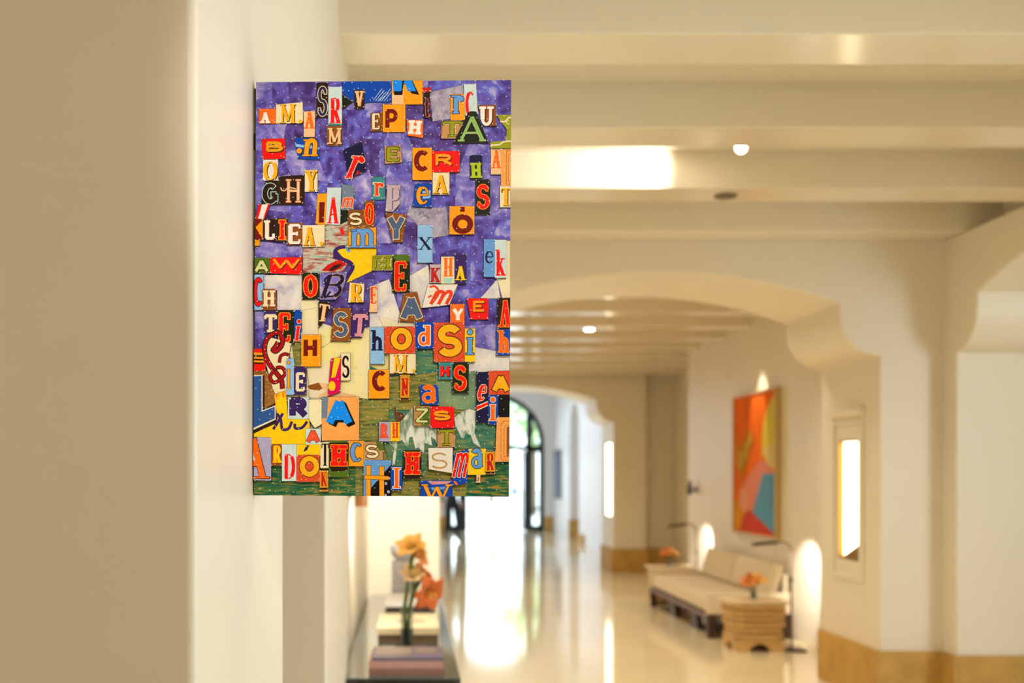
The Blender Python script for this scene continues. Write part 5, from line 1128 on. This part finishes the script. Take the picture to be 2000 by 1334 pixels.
# signature
def sig(text, x0, y0, hgt, adv):
    bm = bmesh.new(); x = x0
    for i, c in enumerate(text):
        if c == '.':
            p = tp(0, x, y0 - .6); strip(bm, [p, (p[0] + 0.0007, p[1])], 0.0006, 0, False, -0.0125, 0); x += adv * 0.4; continue
        hh = hgt if c in 'WJlit' else hgt * 0.55
        w_ = adv * (1.3 if c in 'Ww' else 0.5 if c in 'il' else 0.9)
        glyph(bm, c, *tp(0, x, y0), *tp(0, x + w_ * .9, y0 - hh), -0.0125, 0, wt=.10, con=.8, serif=False, slant=.2); x += w_ + adv * .15
        y0 -= 0.05
    flat_obj('signature', bm, [cmat('blk')], pan)
sig('W.J.Wilwer', 929, 843.5, 6.0, 3.6)

# the small nails that hold every tin
bm = bmesh.new(); rn = random.Random(9)
nails = []
for j in range(46):
    for i in range(29):
        nails.append((499 + i * 17.3 + (8 if j % 2 else 0) + rn.uniform(-5, 5), 163 + j * 17.6 + rn.uniform(-5, 5)))
for pts in PIECES[77:]:
    n = len(pts)
    if n > 8: continue
    cx = sum(p[0] for p in pts) / n; cz = sum(p[1] for p in pts) / n
    for p in pts:
        nails.append(('mm', cx + (p[0] - cx) * 0.93, cz + (p[1] - cz) * 0.93))
for q in nails:
    x, z = unit(*q) if q[0] != 'mm' else q[1:]
    if abs(x) > PANW / 2 - 0.002 or not 0.002 < z < PANH - 0.002: continue
    r = 0.00085; yb = -0.0004 - layer[0] * 6e-5 - 0.0002
    A = [bm.verts.new((x + r * math.cos(a), yb + 0.0006, z + r * math.sin(a))) for a in [k * math.pi / 3 for k in range(6)]]
    B = [bm.verts.new((x + r * .6 * math.cos(a), yb - 0.0003, z + r * .6 * math.sin(a))) for a in [k * math.pi / 3 for k in range(6)]]
    bm.faces.new(B)
    for k in range(6): bm.faces.new((A[k], A[(k + 1) % 6], B[(k + 1) % 6], B[k]))
nl = new_obj('nails', bm, mat('bright_nail', (248, 244, 236), rough=0.25, metal=0.0, spec=0.8), pan, kind='stuff')
# ------------------------------------------------------------------ outside the door
bm = bmesh.new(); box(bm, -40, 31.2, -0.25, 50, 110, -0.03)
new_obj('ground_outside', bm, mat('pale_paving', (214, 212, 206), rough=0.7, noise=0.05, scale=2), kind='structure')
LEAF = [mat('leaf_light', (168, 196, 132), rough=0.6, noise=0.3, scale=3), mat('leaf_dark', (110, 150, 100), rough=0.6, noise=0.3, scale=3)]
def tree(label, x, y, h, r, seed, mi):
    t = thing('tree', label, 'tree', (x, y, -0.03), 'trees outside the arched door')
    bm = bmesh.new(); tube(bm, [(0, 0, 0), (0.05, 0, h * .4), (-0.03, 0.05, h * .75)], [0.16, 0.12, 0.06], 8); new_obj('trunk', bm, mat('bark', (110, 94, 74), rough=0.9, noise=0.2, scale=8), t, smooth=True)
    rnd = random.Random(seed); bm = bmesh.new()
    for k in range(700):
        d = Vector((rnd.gauss(0, 1), rnd.gauss(0, 1), rnd.gauss(0, .8))).normalized() * r * rnd.uniform(.35, 1.0)
        c = Vector((d.x, d.y, h * .72 + d.z)); s = rnd.uniform(.10, .22)
        a = Vector((rnd.uniform(-1, 1), rnd.uniform(-1, 1), rnd.uniform(-1, 1))).normalized(); b = a.orthogonal().normalized()
        vs = [bm.verts.new(c + a * s), bm.verts.new(c + b * s * .5), bm.verts.new(c - a * s), bm.verts.new(c - b * s * .5)]
        bm.faces.new(vs)
    o = new_obj('foliage', bm, LEAF[mi], t); o['kind'] = 'stuff'
tree('leafy light green tree right of centre through the arched doorway', 4.6, 43, 5.4, 1.5, 1, 0)
tree('darker green tree behind the right sidelight of the door', 6.3, 47, 5.0, 1.5, 2, 1)
tree('leafy green tree behind the left sidelight of the door', 1.1, 46, 4.6, 1.3, 3, 1)
tree('low green tree farther off across the paving', 4.4, 62, 4.8, 1.9, 4, 0)

# ------------------------------------------------------------------ people
def human(label, x, y, rz, top, legs, skin, hair, h=1.72, step=0.16, group=None, z=0.0):
    t = thing('person', label, 'person', (x, y, z), group, rz=rz)
    s = h / 1.72
    V = {'pel': (0, 0, .93, .125), 'wst': (0, 0, 1.08, .115), 'chs': (0, 0.01, 1.28, .145), 'nk0': (0, 0, 1.43, .075), 'nk1': (0, -.01, 1.50, .052), 'hd0': (0, -.02, 1.575, .078), 'hd1': (0, -.015, 1.64, .088),
         'sL': (.16, 0, 1.40, .062), 'eL': (.22, .03, 1.13, .045), 'wL': (.21, -.08, .90, .030), 'sR': (-.16, 0, 1.40, .062), 'eR': (-.22, .05, 1.13, .045), 'wR': (-.22, .02, .88, .030),
         'hL': (.09, 0, .88, .095), 'kL': (.10, -step * .7, .49, .062), 'aL': (.10, -step * .6, .09, .040), 'tL': (.11, -step * .6 - .17, .04, .034),
         'hR': (-.09, 0, .88, .095), 'kR': (-.10, step * .1, .49, .062), 'aR': (-.10, step * 1.3, .11, .040), 'tR': (-.11, step * 1.3 - .16, .04, .034)}
    E = [('pel', 'wst'), ('wst', 'chs'), ('chs', 'nk0'), ('nk0', 'nk1'), ('nk1', 'hd0'), ('hd0', 'hd1'), ('chs', 'sL'), ('sL', 'eL'), ('eL', 'wL'), ('chs', 'sR'), ('sR', 'eR'), ('eR', 'wR'), ('pel', 'hL'), ('hL', 'kL'), ('kL', 'aL'), ('aL', 'tL'), ('pel', 'hR'), ('hR', 'kR'), ('kR', 'aR'), ('aR', 'tR')]
    keys = list(V)
    # hands: palm, thumb and four fingers as branching chains
    for sd, wn, sx in (('L', 'wL', 1), ('R', 'wR', -1)):
        wx, wy, wz, _ = V[wn]
        V['p' + sd] = (wx, wy - .01, wz - .07, .026); E.append((wn, 'p' + sd))
        for k in range(4):
            V['f%d%s' % (k, sd)] = (wx - sx * .004, wy - .035 + k * .018, wz - .125, .0095); V['g%d%s' % (k, sd)] = (wx - sx * .015, wy - .035 + k * .017, wz - .160 + abs(k - 1.3) * .008, .008)
            E += [('p' + sd, 'f%d%s' % (k, sd)), ('f%d%s' % (k, sd), 'g%d%s' % (k, sd))]
        V['th' + sd] = (wx - sx * .01, wy - .055, wz - .085, .010); E.append((wn, 'th' + sd))
    keys = list(V)
    me = bpy.data.meshes.new('body')
    me.from_pydata([(V[k][0] * s, V[k][1] * s, V[k][2] * s) for k in keys], [(keys.index(a), keys.index(b)) for a, b in E], [])
    o = bpy.data.objects.new('body', me); COL.objects.link(o)
    md = o.modifiers.new('skin', 'SKIN'); md.use_smooth_shade = True
    for i, k in enumerate(keys):
        me.skin_vertices[0].data[i].radius = (V[k][3] * s, V[k][3] * s * (0.8 if k in ('pel', 'wst', 'chs') else 1)); me.skin_vertices[0].data[i].use_root = (k == 'pel')
    o.modifiers.new('sub', 'SUBSURF').levels = 1
    bpy.context.view_layer.update()
    nm = bpy.data.meshes.new_from_object(o.evaluated_get(bpy.context.evaluated_depsgraph_get()))
    o.modifiers.clear(); o.data = nm
    for m in (legs, top, skin, mat('dark_shoes', (24, 22, 22), rough=0.5)): nm.materials.append(m)
    for p in nm.polygons:
        c = p.center / s; p.use_smooth = True
        if c.z > 1.46 or (abs(c.x) > .17 and c.z < .90): p.material_index = 2
        elif c.z < .085: p.material_index = 3
        elif c.z > .92 or abs(c.x) > .175: p.material_index = 1
        else: p.material_index = 0
    o.parent = t
    bm = bmesh.new(); bmesh.ops.create_uvsphere(bm, u_segments=16, v_segments=10, radius=.102 * s)
    bmesh.ops.delete(bm, geom=[v for v in bm.verts if v.co.z < -.02 * s and v.co.y < .02 * s], context='VERTS')
    for v in bm.verts: v.co = Vector((v.co.x, v.co.y * 1.08 + .012, v.co.z * 1.05 + 1.63 * s + 0.012))
    new_obj('hair', bm, hair, t, smooth=True)
    bm = bmesh.new()
    prism(bm, [(-.012 * s, 1.60 * s), (.012 * s, 1.60 * s), (.004 * s, 1.645 * s), (-.004 * s, 1.645 * s)], -.118 * s, -.085 * s, 'y')
    new_obj('nose', bm, skin, t)
    for sx in (-1, 1):
        bm = bmesh.new(); bmesh.ops.create_uvsphere(bm, u_segments=8, v_segments=6, radius=.010 * s)
        for v in bm.verts: v.co += Vector((sx * .033 * s, -.094 * s, 1.645 * s))
        new_obj('eye', bm, mat('dark_eye', (30, 24, 20), rough=0.2), t, smooth=True)
        bm = bmesh.new(); bmesh.ops.create_uvsphere(bm, u_segments=8, v_segments=6, radius=.022 * s)
        for v in bm.verts: v.co = Vector((v.co.x * .4 + sx * .088 * s, v.co.y * .7, v.co.z * 1.3 + 1.625 * s))
        new_obj('ear', bm, skin, t, smooth=True)
    bm = bmesh.new(); box(bm, -.022 * s, -.098 * s, 1.572 * s, .022 * s, -.085 * s, 1.580 * s); new_obj('mouth', bm, mat('lips', (150, 84, 74), rough=0.5), t)
    return t
SKIN = mat('skin', (196, 150, 122), rough=0.5); HAIR = mat('dark_hair', (40, 30, 24), rough=0.6)
human('person in dark clothes walking just inside the door on the left', 0.96, 26.2, 0.3, mat('black_jacket', (26, 26, 34), rough=0.8), mat('black_trousers', (18, 18, 26), rough=0.8), SKIN, HAIR)
human('person in light blue walking away across the paving outside', 4.55, 50.0, 3.3, mat('light_blue_shirt', (150, 180, 220), rough=0.8), mat('blue_jeans', (60, 84, 150), rough=0.8), SKIN, HAIR, z=-0.03)
